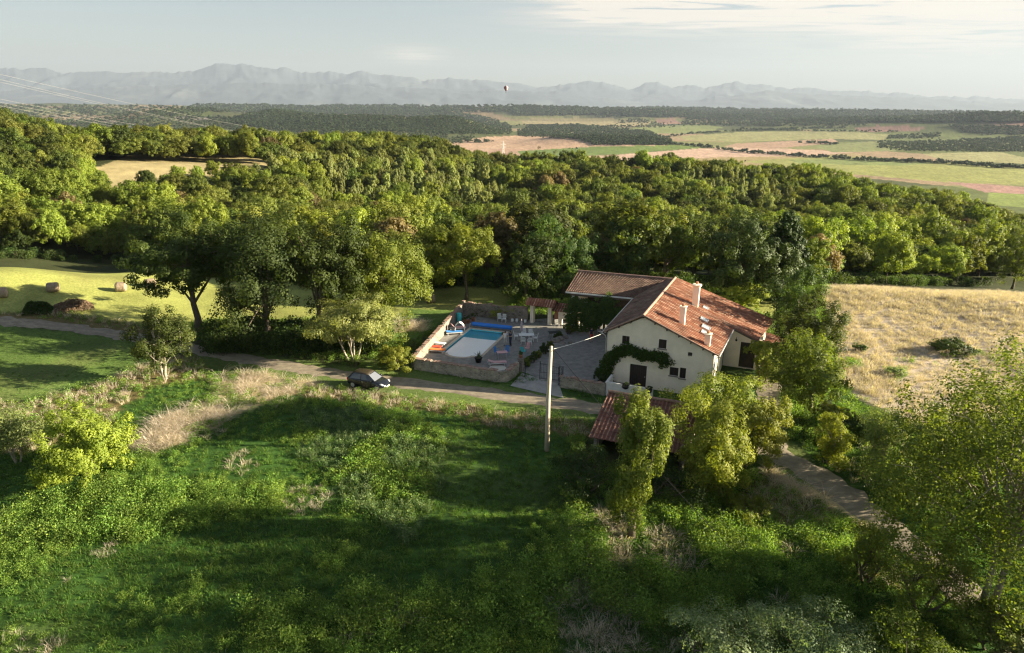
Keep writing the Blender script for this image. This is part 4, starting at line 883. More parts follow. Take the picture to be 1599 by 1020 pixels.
def tile_mat(name, a, b_, c, d):
    """canal tiles: each row and course of tiles has its own shade; lichen patches"""
    mt, nt, b = newmat(name); b.inputs['Roughness'].default_value = .88; N, L = nt.nodes, nt.links
    at = N.new('ShaderNodeAttribute'); at.attribute_name = 'tint'
    r = N.new('ShaderNodeValToRGB'); el = r.color_ramp.elements; el[0].color = (*a, 1); el[1].color = (*b_, 1); el[1].position = .8; e = el.new(1.0); e.color = (*d, 1); e = el.new(.45); e.color = (*c, 1)
    L.new(at.outputs['Fac'], r.inputs[0])
    tc = N.new('ShaderNodeTexCoord'); n = N.new('ShaderNodeTexNoise'); n.inputs['Scale'].default_value = .8; n.inputs['Detail'].default_value = 9; n.inputs['Roughness'].default_value = .7; L.new(tc.outputs['Object'], n.inputs[0])
    q = N.new('ShaderNodeValToRGB'); q.color_ramp.elements[0].position = .35; q.color_ramp.elements[0].color = (.5, .52, .52, 1); q.color_ramp.elements[1].position = .68; q.color_ramp.elements[1].color = (1.2, 1.18, 1.1, 1); L.new(n.outputs[0], q.inputs[0])
    m_ = N.new('ShaderNodeMixRGB'); m_.blend_type = 'MULTIPLY'; m_.inputs[0].default_value = .85; L.new(r.outputs[0], m_.inputs[1]); L.new(q.outputs[0], m_.inputs[2]); L.new(m_.outputs[0], b.inputs['Base Color'])
    return mt
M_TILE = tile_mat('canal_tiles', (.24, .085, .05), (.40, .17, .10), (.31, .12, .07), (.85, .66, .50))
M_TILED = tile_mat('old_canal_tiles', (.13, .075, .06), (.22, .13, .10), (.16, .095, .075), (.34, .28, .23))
def roof_sheet(name, a0, a1, b0, b1, parent, mat, period=.40, amp=.075, course=.42, th=.07):
    """a0-a1 along the ridge, b0-b1 along the eave; rows of rounded tiles run down the slope"""
    a0, a1, b0, b1 = (np.array(q, float) for q in (a0, a1, b0, b1)); r = np.random.default_rng(int(abs(a0[0]*7+b1[1]*13))+3)
    wl = max(np.linalg.norm(a1-a0), np.linalg.norm(b1-b0)); nt_ = max(3, int(wl/period)); per = 8; nu = nt_*per+1
    ln = max(np.linalg.norm(b0-a0), np.linalg.norm(b1-a1)); nc = max(2, int(ln/course)); 
    u = np.linspace(0, 1, nu); vs = []
    for c in range(nc): vs += [c/nc+1e-4, (c+1)/nc]
    vs = np.array(vs); U, Vv = np.meshgrid(u, vs)
    P = (1-Vv)[..., None]*((1-U)[..., None]*a0+U[..., None]*a1)+Vv[..., None]*((1-U)[..., None]*b0+U[..., None]*b1)
    nrm = np.cross(a1-a0, b0-a0); nrm /= np.linalg.norm(nrm); nrm *= np.sign(nrm[2])
    ph = (np.arange(nu) % per)/per; prof = amp*np.where(ph < .5, np.sin(ph*2*np.pi), -.55*np.sin((ph-.5)*2*np.pi))
    row = np.arange(nu)//per; half = (ph < .5)
    jit = r.normal(size=(nc, nt_+1))*.008
    ci = np.repeat(np.arange(nc), 2)
    step = np.where(np.arange(len(vs)) % 2 == 0, 0, .03)
    sag = -.05*np.sin(np.pi*U)*np.sin(np.pi*Vv)
    P = P+nrm*(prof[None]+jit[ci][:, row]+step[:, None]+sag)[..., None]
    crest = np.exp(-((ph-.25)/.16)**2)
    tint = np.clip(r.uniform(0, .75, (nc, nt_+1))[ci][:, row]*.8*(1-.6*crest)[None]+(crest*(.55+.45*r.uniform(.3, 1, nt_+1)[row]))[None]*.95, 0, 1)
    V = P.reshape(-1, 3); i = np.arange(len(vs)-1)[:, None]*nu+np.arange(nu-1)[None]; Fq = np.stack([i, i+1, i+1+nu, i+nu], -1).reshape(-1, 4)
    if np.dot(np.cross(V[1]-V[0], V[nu]-V[0]), nrm) < 0: Fq = Fq[:, ::-1]
    o = obj(name, np_mesh(name, V, Fq, mat, tint.ravel()), parent); md = o.modifiers.new('thickness', 'SOLIDIFY'); md.thickness = th; md.offset = -1; return o
def wall_holes(name, outline, holes, org, ux, uz, thick, mat, parent, nrm):
    """wall panel in the plane org+ux*a+uz*b with openings and their reveals"""
    from mathutils.geometry import tessellate_polygon
    loops = [[Vector((a, b, 0)) for a, b in outline]]+[[Vector((a, b, 0)) for a, b in h] for h in holes]
    tri = tessellate_polygon(loops); al = [v for l in loops for v in l]; W3 = lambda v, d=0: Vector(org)+Vector(ux)*v.x+Vector(uz)*v.y-Vector(nrm)*d
    mb = MB(); mb.add([W3(v) for v in al], [tuple(t) for t in tri]); mb.add([W3(v, thick) for v in al], [tuple(t)[::-1] for t in tri])
    for l in loops:
        n = len(l); mb.add([W3(v) for v in l]+[W3(v, thick) for v in l], [(i, (i+1) % n, n+(i+1) % n, n+i) for i in range(n)])
    me = mb.mesh(name, mat); o = obj(name, me, parent); bm = bmesh.new(); bm.from_mesh(me); bmesh.ops.recalc_face_normals(bm, faces=bm.faces); bm.to_mesh(me); bm.free(); return o
GP = (Vector(HA), Vector(HV))
def gpl(px, py, t=0.):
    d = Vector(FWD + RT*((px-W_/2)/F_) + UP*((H_/2-py)/F_)); o_ = Vector((0, 0, CZ)); p0 = HL(0, t); k = (p0-o_).dot(HV)/d.dot(HV); q = o_+d*k; return ((q-HA).dot(HU), q.z)
def zR(s): return 7-.409*s
def zL(s): return 7-.55*abs(s)
def rect(a, b, c, d): return [(a, b), (c, b), (c, d), (a, d)]
def opening(px0, py0, px1, py1, t=0):
    a = gpl(px0, py0, t); b = gpl(px1, py1, t); s0, s1 = min(a[0], b[0]), max(a[0], b[0]); return s0, b[1], s1, a[1]
def shutter_window(parent, s0, z0, s1, z1, y, open_=False):
    f = MB(); w = .07
    for c, d in ((((s0+s1)/2, y+.02, z1-w/2), (s1-s0, .06, w)), (((s0+s1)/2, y+.02, z0+w/2), (s1-s0, .06, w)), ((s0+w/2, y+.02, (z0+z1)/2), (w, .06, z1-z0-2*w)), ((s1-w/2, y+.02, (z0+z1)/2), (w, .06, z1-z0-2*w))): f.box(c, d)
    fr = f.build('window', M_DOOR, parent)
    g = MB(); mid = (s0+s1)/2
    for a, b in ((s0+w, mid-.012), (mid+.012, s1-w)):
        g.box(((a+b)/2, y+.05, (z0+z1)/2), (b-a, .03, z1-z0-2*w))
        for k in range(6): g.box(((a+b)/2, y+.028, z0+w+(k+.5)*(z1-z0-2*w)/6), (b-a-.06, .012, .03))
    g.build('shutter', M_DOOR, fr)
    MB().box(((s0+s1)/2, -.03, z0-.04), (s1-s0+.16, .14, .07)).build('sill', M_STONE2, fr)
def build_house():
    h = thing('farmhouse', HA, HRZ, 'cream plastered farmhouse with red tiled roof, climbing vine and three pale chimneys', 'house')
    op = [opening(984, 568, 1008, 603.5), opening(971.7, 524, 982.4, 538.5), opening(1029, 529.5, 1040, 545.5), opening(1046, 573, 1058.5, 588), opening(1062, 574, 1070, 592)]
    op[0] = (op[0][0], .04, op[0][2], op[0][3])
    vent = opening(1074.5, 550, 1080.5, 557)
    holes = [rect(*o) for o in op]+[rect(*vent)]
    wall_holes('gable_wall', [(-3.3, 0), (6.5, 0), (6.5, zR(6.5)-.12), (0, 6.86), (-3.3, zL(3.3)-.12)], holes, (0, 0, 0), (1, 0, 0), (0, 0, 1), .35, M_PLAST, h, (0, -1, 0))
    w = MB(); w.box((-3.15, 8.9, 2.5), (.3, 17.1, 5.0)); w.build('side_wall', M_PLAST, h)
    w = MB(); w.box((6.35, 4.55, 2.1), (.3, 8.3, 4.2)); w.build('side_wall', M_PLAST, h)
    ro = opening(1157, 534, 1176, 575, 9.2); ro = (ro[0], .05, ro[2], ro[3])
    s_end = 10.0
    wall_holes('recessed_wall', [(6.5, 0), (s_end, 0), (s_end, zR(s_end)-.15), (6.5, zR(6.5)-.15)], [rect(*ro)], (0, 9.2, 0), (1, 0, 0), (0, 0, 1), .3, M_PLAST, h, (0, -1, 0))
    # upper gable of the higher rear roof is the same slope: eave wall and back wall
    w = MB(); w.box((s_end-.15, 14, 1.35), (.3, 9, 2.7)); w.build('side_wall', M_PLAST, h)
    w = MB(); w.add([(-3.3, 17.4, 0), (s_end, 18.3, 0), (s_end, 18.3, 2.7), (3.8, 17.0, 5.2), (0, 15.9, 6.8), (-3.3, 17.4, 5.0), (-3.3, 17.7, 0), (s_end, 18.6, 0), (s_end, 18.6, 2.7), (3.8, 17.3, 5.2), (0, 16.2, 6.8), (-3.3, 17.7, 5.0)], [(0, 5, 4, 3, 2, 1), (6, 7, 8, 9, 10, 11)]+[(i, (i+1) % 6, 6+(i+1) % 6, 6+i) for i in range(6)]); w.build('back_wall', M_PLAST, h)
    R = lambda s, t, dz=.08: (s, t, zR(s)+dz)
    Lf = lambda s, t, dz=.08: (s, t, 7-.55*abs(s)+dz)
    roof_sheet('roof', R(0, -.35), R(0, 8.93), R(6.85, -.35), R(7.2, 8.93), h, M_TILE)
    roof_sheet('roof', R(0, 8.95), R(0, 15.9), R(9.6, 8.95), R(10.8, 18.9), h, M_TILE)
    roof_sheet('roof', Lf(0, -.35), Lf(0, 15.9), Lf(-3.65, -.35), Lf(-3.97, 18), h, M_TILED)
    # eave of the rear part stands proud of the front part: verge board
    v = MB(); a, b = Vector((3.4, 8.9, zR(3.4)+.02)), Vector((9.65, 8.9, zR(9.65)+.02)); m_ = (a+b)/2
    v.box(m_, ((b-a).length, .05, .2), M=Matrix.Rotation(math.atan(.409), 3, 'Y')); v.build('verge_board', M_WOOD, h)
    # ridge tiles, mortar verge
    rd = MB(); rd.tube([(0, -.36+k*.5, 7.13+.01*math.sin(k*3)) for k in range(33)], .13, 8); rd.build('ridge_tiles', M_CAP, h)
    vg = MB(); vg.tube([(6.9, -.33, zR(6.9)+.1), (3.5, -.33, zR(3.5)+.12), (.1, -.33, zR(0)+.12)], .085, 6); vg.tube([(-3.6, -.33, zL(3.6)+.1), (-.1, -.33, 7.1)], .085, 6); vg.build('verge_tiles', M_CAP, h)
    # rafters and fascia under the gable overhang
    rf = MB()
    for s in (-3.3, -2.2, -1.1, 0, 1.1, 2.2, 3.3, 4.4, 5.5, 6.4): rf.box((s, -.16, (zR(s) if s > 0 else zL(s))-.1), (.1, .36, .1))
    rf.build('rafter_ends', M_WOOD, h)
    gt = MB(); gt.tube([(-3.78, -.35, 4.95), (-4.05, 13.2, 4.88)], .07, 8); gt.tube([(-3.75, -.3, 4.95), (-3.5, -.12, 4.7), (-3.38, -.08, 4.4)], .05, 8); gt.tube([(6.95, -.4, 4.2), (7.25, 8.8, 4.05)], .07, 8); gt.tube([(6.95, -.3, 4.18), (6.62, -.08, 3.9), (6.6, -.06, .1)], .045, 8); gt.tube([(-3.38, -.08, 4.4), (-3.36, -.07, .1)], .045, 8); gt.build('gutter', M_ZINC, h)
    # openings
    s0, z0, s1, z1 = op[0]; d = MB(); d.box(((s0+s1)/2, .2, (z0+z1)/2), (s1-s0, .06, z1-z0)); 
    for k in range(8): d.box((s0+(k+.5)*(s1-s0)/8, .155, (z0+z1)/2), ((s1-s0)/8-.02, .025, z1-z0-.06))
    dd = d.build('door', M_DOOR, h); MB().box((s1-.15, .12, 1.05), (.03, .05, .14)).build('handle', M_ZINC, dd)
    for o in op[1:]: shutter_window(h, *o, y=.12)
    vv = MB(); s0, z0, s1, z1 = vent
    for k in range(4): vv.box(((s0+s1)/2, .15, z0+(k+.5)*(z1-z0)/4), (s1-s0, .1, .03))
    vv.build('vent_grille', M_WOOD, h)
    s0, z0, s1, z1 = ro; MB().box(((s0+s1)/2, 9.45, (z0+z1)/2), (s1-s0, .06, z1-z0)).build('barn_door', M_DKIN, h)
    l_ = MB(); l_.tube([(7.6, 9.1, 3.2), (7.6, 8.9, 3.25), (7.6, 8.85, 3.1)], .025, 6); l_.lathe([(.02, 0), (.11, -.05), (.09, -.2), (.02, -.22)], (7.6, 8.85, 3.1), 8); l_.build('wall_lamp', M_IRON, h)
    MB().box((-1.4, -.55, .09), (2.6, 1.1, .18)).build('door_step', M_STONE2, h)
    # chimneys
    for s, t, wd_, hh, flare in ((3.16, 9.85, .62, 2.25, 1), (3.0, 3.0, .5, 1.65, 0), (5.7, .9, .5, 1.1, 0)):
        zb = zR(s+wd_/2)-.1; c = MB(); zt = zR(s)+hh
        c.box((s, t, (zb+zt)/2), (wd_, wd_, zt-zb)); c.box((s, t, zt+.04), (wd_+.16, wd_+.16, .08))
        if flare: c.lathe([(.34, 0), (.48, .22), (.5, .3), (.36, .34)], (s, t, zt-.25), 12)
        ch = c.build('chimney', M_PLAST, h)
        MB().lathe([(.13, 0), (.15, .2), (.1, .22)], (s, t, zt+.08+(.0 if not flare else .06)), 10).build('chimney_pot', M_TERRA, ch)
    # roof windows
    for s, t, a, b in ((4.55, 6.9, .75, .9), (5.0, 5.0, .8, 1.0), (5.15, 3.45, .75, .95), (4.15, 10.6, .55, .8)):
        RM = Matrix.Rotation(math.atan(.409), 3, 'Y'); f = MB()
        for (dx, dy, lx, ly) in ((a/2, 0, .07, b), (-a/2, 0, .07, b), (0, b/2, a+.07, .07), (0, -b/2, a+.07, .07)):
            f.box(Vector((s, t, zR(s)+.16))+RM @ Vector((dx, dy, 0)), (lx, ly, .12), M=RM)
        fo = f.build('roof_window', M_ZINC, h); MB().box(Vector((s, t, zR(s)+.17)), (a, b, .02), M=RM).build('pane', M_SKYL, fo)
    # pergola porch on the right
    pg = MB()
    for s, t in ((10.6, 8.6), (12.6, 8.6), (12.6, 11.5)): pg.box((s, t, 1.2), (.16, .16, 2.4))
    for t in (8.6, 9.6, 10.6, 11.5): pg.box((11.5, t, 2.45), (3.2, .1, .12))
    pg.build('porch_frame', M_WOOD, h)
    roof_sheet('porch_roof', (10.2, 9.0, 2.75), (10.2, 13.5, 2.75), (13.4, 9.0, 2.05), (13.4, 13.5, 2.05), h, M_TILE)
    # barn wing : a thing of its own, open to the yard
    b = thing('open_barn', HA, HRZ, 'open-fronted barn wing with old brown tiled roof and white corner post', 'barn')
    zr, ze = 6.5, 4.85
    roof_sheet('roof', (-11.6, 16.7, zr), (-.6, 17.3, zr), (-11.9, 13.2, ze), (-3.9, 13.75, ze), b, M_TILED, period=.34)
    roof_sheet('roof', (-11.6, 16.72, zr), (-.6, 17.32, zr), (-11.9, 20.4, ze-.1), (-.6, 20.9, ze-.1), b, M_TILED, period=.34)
    rb = MB(); rb.tube([(-11.65, 16.7, zr+.06), (-6, 17.0, zr+.04), (-.6, 17.3, zr+.06)], .12, 8); rb.build('ridge_tiles', M_CAP, b)
    MB().box((-7.7, 20.1, 2.35), (7.9, .3, 4.7)).build('back_wall', M_DKIN, b)
    MB().box((-11.35, 18.3, 2.4), (.25, 3.2, 4.8)).build('end_wall', M_PLAST, b)
    tr = MB(); tr.box((-7.8, 13.32, ze-.1), (8.2, .06, .16), rz=math.atan(.55/8)); tr.build('fascia', M_WHITE, b)
    MB().box((-11.2, 13.75, 2.35), (.34, .34, 4.7)).build('corner_post', M_WHITE, b)
    ps = MB(); ps.box((-7.4, 13.95, 2.3), (.22, .22, 4.6)); ps.build('post', M_WOOD, b)
    be = MB(); be.box((-7.6, 13.7, 4.5), (7.6, .22, .28), rz=math.atan(.5/8)); be.box((-7.6, 16.9, 6.1), (7.4, .2, .24), rz=math.atan(.5/8))
    for s in (-11.2, -9.2, -7.4, -5.4): be.box((s, 16.9, 4.55), (.18, 6.4, .22))
    be.build('beams', M_WOOD, b)
    # stored things in the barn shade
    for k, (s, t) in enumerate(((-9.8, 18.2), (-8.3, 18.6))):
        w_ = MB(); w_.box((s, t, .45), (1.1, .8, .9)); w_.box((s, t, .93), (1.2, .9, .06)); tt = w_.build('wooden_cupboard' if k == 0 else 'work_bench', M_WOOD, None); tt.location = HA; tt.rotation_euler.z = HRZ
        tag(tt, ('low wooden cupboard in the deep shade of the open barn', 'wooden work bench in the deep shade of the open barn')[k], ('cupboard', 'bench')[k])
build_house()
def leaf_mass(name, path, rad, n, leaf, mat, label, cat, seed, group=None):
    """climbing plant: leaves massed along world points"""
    r = np.random.default_rng(seed); P = np.array([list(p) for p in path]); L_ = np.concatenate([[0], np.cumsum(np.linalg.norm(np.diff(P, axis=0), axis=1))]); q = r.uniform(0, L_[-1], n//22)
    C = np.stack([np.interp(q, L_, P[:, k]) for k in range(3)], 1)+r.normal(size=(len(q), 3))*np.array(rad)*.5
    ix = r.integers(0, len(C), n); c = C[ix]+unit(n, r)*(r.uniform(0, 1, n)**.5*.28)[:, None]
    nr = unit(n, r)*.8+np.array([-.2, -.8, .5]); nr /= np.linalg.norm(nr, axis=1)[:, None]
    V, Fq = leaf_quads(c, nr, leaf, r, .8); o0 = P.mean(0); o0[2] = P[:, 2].min(); t = thing(name, o0, 0, label, cat, group)
    obj('leaves', np_mesh('leaves', V-o0, Fq, mat, np.repeat(np.clip(r.uniform(0, 1, len(C))[ix]*.5+r.uniform(0, .5, n), 0, 1), 4)), t)
    MB().tube([Vector(p)-Vector(o0)+Vector((0, .05, 0)) for p in P], .035, 6).build('stem', M_BARK, t); return t
M_VINE = leafmat('leaf_vine', (.03, .075, .012), (.08, .15, .025))
def onw(px, py, t=-.25): s, z = gpl(px, py, t); return HL(s, t, z)
leaf_mass('grape_vine', [HL(-3.2, -.35, 0), onw(946, 580), onw(949, 565), onw(963, 552), onw(977, 544), onw(990, 550), onw(1005, 556), onw(1022, 556), onw(1037, 558), onw(1037, 569)], (.55, .12, .38), 15000, .15, M_VINE, 'green vine trained across the cream gable above the front door', 'climbing vine', 91)
leaf_mass('ivy_curtain', [HL(-11.0, 13.4, .4), HL(-11.1, 13.35, 3.6), HL(-9.5, 13.4, 3.4), HL(-9.4, 13.4, .6), HL(-8.3, 13.45, 3.3), HL(-8.2, 13.4, 1), HL(-6.9, 13.5, 4.6), HL(-6.6, 13.5, 1.4), HL(-5.5, 13.6, 3.0), HL(-5.4, 13.6, 1.6)], (.75, .3, .5), 22000, .19, M_DARK, 'dark curtain of ivy hanging in the open front of the barn', 'ivy', 92)
leaf_mass('porch_vine', [HL(9.4, 8.4, 2.6), HL(10.6, 8.3, 2.9), HL(11.6, 8.2, 2.6), HL(12.2, 8.3, 1.6), HL(10.8, 8.3, 1.9)], (.8, .7, .5), 9000, .17, M_YEL, 'bright vine spilling over the small porch beside the recessed barn door', 'climbing vine', 93)

# ------------------------------------------------------------------ walls round the yard
def rough_wall(name, pts, h, th, mat, label, cap=None, seed=1, step=.35, cat='wall', irr=.07):
    P = [Vector(p) for p in pts]; o0 = P[0].copy(); L_ = [0]
    for a, b in zip(P[:-1], P[1:]): L_.append(L_[-1]+(b-a).length)
    n = max(3, int(L_[-1]/step)); r = np.random.default_rng(seed); d = np.linspace(0, L_[-1], n)
    X = [np.interp(d, L_, [p[k] for p in P]) for k in range(3)]; C = np.stack(X, 1); tn = np.gradient(C, axis=0); tn[:, 2] = 0; tn /= np.linalg.norm(tn, axis=1)[:, None]; nn = np.stack([tn[:, 1], -tn[:, 0], 0*tn[:, 0]], 1)
    hh = (h if not hasattr(h, '__len__') else np.interp(d, L_, h))*np.ones(n)+irr*r.normal(size=n)*.6
    V = []; prof = [(-.5, -.3), (-.5, .35), (-.48, .7), (-.44, 1), (0, 1.03), (.44, 1), (.48, .7), (.5, .35), (.5, -.3)]
    for i in range(n):
        for k, (a, b) in enumerate(prof): V.append(C[i]+nn[i]*(a*th+r.normal()*.018)+np.array([0, 0, b*hh[i] if b > 0 else b]))
    k = len(prof); F_q = [(i*k+j, i*k+j+1, (i+1)*k+j+1, (i+1)*k+j) for i in range(n-1) for j in range(k-1)]
    t = thing(name, o0, 0, label, cat); b = MB(); b.add([Vector(v)-o0 for v in V], F_q+[tuple(range(k)), tuple(range((n-1)*k, n*k))[::-1]])
    ow = b.build('stonework', mat, t); bm = bmesh.new(); bm.from_mesh(ow.data); bmesh.ops.recalc_face_normals(bm, faces=bm.faces); bm.to_mesh(ow.data); bm.free()
    if cap:
        c = MB(); dd = 0
        while dd < L_[-1]-.2:
            w_ = r.uniform(.28, .42); i = min(n-1, int(dd/L_[-1]*(n-1))); a = math.atan2(tn[i][1], tn[i][0]); q = Vector(C[i])-o0+Vector(tn[i])*(dd-d[i])
            if r.uniform() < .88: c.box(q+Vector((0, 0, hh[i]+.035)), (w_*.92, th*1.1+r.uniform(-.04, .06), r.uniform(.05, .09)), rz=a+r.normal()*.06)
            dd += w_
        c.build('cap_tiles', cap, t)
    return t
_a = (WNR-WNL).normalized()
rough_wall('stone_wall', [WNL, WNL+(WNR-WNL)*.5, WNR-_a*.8, WNR+Vector((.1, .55, 0)), WPI-Vector((.35, .5, 0))], 1.1, .45, M_STONE, 'long rubble stone wall with rough cap tiles in front of the swimming pool', M_CAP, 1)
rough_wall('stone_wall', [WNL+Vector((-.2, .35, 0)), WNL+(WBL-WNL)*.5+Vector((-.2, 0, 0)), WBL], [1.1, 1.2, 1.45], .4, M_STONE2, 'pale pinkish stone wall along the left side of the pool terrace', M_CAP, 2)
_gl = PZ(828, 502, 0)
rough_wall('stone_wall', [WBL+Vector((.25, .1, 0)), WBL+(_gl-WBL)*.5, _gl+Vector((-.3, 0, 0))], [1.7, 1.6, 1.75], .4, M_STONE2, 'stone wall behind the pool leading up to the tiled gate', M_CAP, 3)
rough_wall('stone_wall', [PZ(876, 604, 0), PZ(910, 611, 0), PZ(945, 617, 0)], 1.1, .42, M_STONE, 'short rubble wall between the yard gate and the white garden wall', M_CAP, 4)
# white garden wall with scalloped top and two bowls
def white_wall():
    a, b = PZ(946, 618, 0), PZ(1018, 630, 0); u = (b-a); L_ = u.length; u.normalize(); rz = math.atan2(u.y, u.x)
    t = thing('garden_wall', a, rz, 'low white painted garden wall with scooped openings below the front door', 'garden wall')
    n = 40; pts = []
    for k in range(n+1):
        x = L_*k/n; f = (x/L_*2) % 1; z = 1.35-.42*math.exp(-((f-.82)/.13)**2); pts.append((x, z))
    ou = [(0, -.1), (L_, -.1)]+pts[::-1]
    wb_ = MB()
    for (xa, za), (xb, zb) in zip(pts[:-1], pts[1:]): wb_.add([(xa, 0, -.1), (xb, 0, -.1), (xb, 0, zb), (xa, 0, za), (xa, .22, -.1), (xb, .22, -.1), (xb, .22, zb), (xa, .22, za)], [(0, 1, 2, 3), (5, 4, 7, 6), (3, 2, 6, 7)])
    wb_.build('wall', M_WHITE, t)
    MB().box((-.02, 1.1, .6), (.24, 2.0, 1.4)).build('return_wall', M_WHITE, t)
    for k, lb in enumerate(('dark round bowl planter in the left scoop of the white garden wall', 'dark round bowl planter in the right scoop of the white garden wall')):
        x = L_*(.41+.5*k); p = t.matrix_world if False else None; q = a+u*x+Vector((0, .0, .92))
        c = thing('bowl_planter', q+Vector((-u.y, u.x, 0))*.1, 0, lb, 'planter', 'bowl planters on the white wall'); MB().lathe([(.12, 0), (.3, .12), (.36, .3), (.33, .3), (.1, .26)], n=14).build('bowl', M_IRON, c, True)
        me, _ = crown_mesh('plant', M_DARK, 95+k, .34, .26, .48, .1, 500, lobes=4, sub=5); obj('plant', me, c)
white_wall()
def pillar(px, py, h, w, label, mat=M_STONE2, pot=False):
    p = PZ(px, py, 0); t = thing('gate_pillar', p, HRZ, label, 'pillar'); b = MB(); b.box((0, 0, h/2-.05), (w, w, h+.1)); b.box((0, 0, h+.05), (w+.12, w+.12, .1)); b.build('shaft', mat, t, bevel=.02)
    return p
p_ = pillar(813, 580, 1.35, .5, 'square stone pillar topped by a planted pot at the pool side of the drive')
def potted(px, py, r0, hh, mat, label, z=0, leafm=M_DARK, seed=1, kind='round', world=None, potmat=M_TERRA):
    p = world if world is not None else PZ(px, py, z); t = thing('potted_plant', p, 0, label, 'potted plant'); MB().lathe([(r0*.7, 0), (r0, hh*.85), (r0*1.1, hh*.86), (r0*1.1, hh), (r0*.85, hh), (r0*.8, hh*.85)], n=14).build('pot', potmat, t, True)
    MB().lathe([(r0*.8, hh*.86), (r0*.4, hh*.9)], n=12).build('soil', M_DIRT, t)
    r = np.random.default_rng(seed)
    if kind == 'spiky':
        b = MB()
        for k in range(60):
            a = r.uniform(0, 6.28); e = r.uniform(.15, 1.3); L_ = r.uniform(.5, .85); dv = Vector((math.cos(a)*math.cos(e), math.sin(a)*math.cos(e), math.sin(e))); s_ = Vector((-math.sin(a), math.cos(a), 0))*.018; q = Vector((0, 0, hh))
            b.add([q-s_, q+s_, q+dv*L_*.6+s_, q+dv*L_*.6-s_, q+dv*L_-Vector((0, 0, .08))], [(0, 1, 2, 3), (3, 2, 4)])
        b.build('leaves', leafm, t)
    else:
        me, _ = crown_mesh('leaves', leafm, seed, r0*1.6, r0*1.3, hh+r0, .09, 700, lobes=5, sub=6); obj('leaves', me, t)
    return t
potted(0, 0, .2, .3, None, 'small flowering pot standing on the square stone pillar', seed=5, world=PZ(813, 580, 0)+Vector((0, 0, 1.45)))
potted(747, 566, .38, .55, None, 'dark round pot with a spiky palm at the near end of the pool', kind='spiky', leafm=M_SILV, seed=6, potmat=M_IRON)
# iron gate
def iron_gate():
    a = PZ(815, 586, 0); t = thing('iron_gate', PZ(843, 593, 0), HRZ+.15, 'thin black iron gate leaf standing open across the drive', 'gate')
    fr = MB(); Lg = 1.9
    fr.cyl((0, 0, 0), (0, 0, 1.9), .035, 8); fr.cyl((Lg, 0, .1), (Lg, 0, 1.35), .025, 8); fr.cyl((0, 0, .15), (Lg, 0, .15), .02, 6); fr.cyl((0, 0, .8), (Lg, 0, .8), .018, 6)
    fr.tube([(Lg*k/8, 0, 1.35+.3*math.cos(k/8*math.pi/2)) for k in range(9)], .02, 6); fr.build('frame', M_IRON, t)
    br = MB()
    for k in range(1, 12): x = Lg*k/12; br.cyl((x, 0, .15), (x, 0, 1.35+.3*math.cos(k/12*math.pi/2)), .01, 5)
    br.build('bars', M_IRON, t)
    p = PZ(875, 602, 0); q = thing('iron_gatepost', p, HRZ, 'openwork black iron gatepost at the end of the short rubble wall', 'gatepost'); b = MB()
    for sx in (-.17, .17):
        for sy in (-.17, .17): b.cyl((sx, sy, 0), (sx, sy, 1.9), .025, 6)
    for z in (.1, .65, 1.2, 1.85):
        for k in range(4): a1, a2 = [(-.17, -.17), (.17, -.17), (.17, .17), (-.17, .17)][k], [(.17, -.17), (.17, .17), (-.17, .17), (-.17, -.17)][k]; b.cyl((*a1, z), (*a2, z), .015, 5)
    b.build('frame', M_IRON, q); c = MB()
    for z0 in (.1, .65, 1.2):
        for k in range(4): a1, a2 = [(-.17, -.17), (.17, -.17), (.17, .17), (-.17, .17)][k], [(.17, -.17), (.17, .17), (-.17, .17), (-.17, -.17)][k]; c.tube([(*a1, z0), ((a1[0]+a2[0])/2, (a1[1]+a2[1])/2, z0+.4), (*a2, z0+.6)], .01, 5)
    c.build('scrolls', M_IRON, q)
    d = thing('iron_gatepost', PZ(815, 588, 0)+Vector((.3, -.15, 0)), 0, 'slim black iron gatepost beside the square stone pillar', 'gatepost'); MB().cyl((0, 0, 0), (0, 0, 1.5), .04, 8).build('shaft', M_IRON, d); MB().lathe([(.02, 0), (.06, .05), (.02, .1)], (0, 0, 1.5), 8).build('finial', M_IRON, d)
iron_gate()
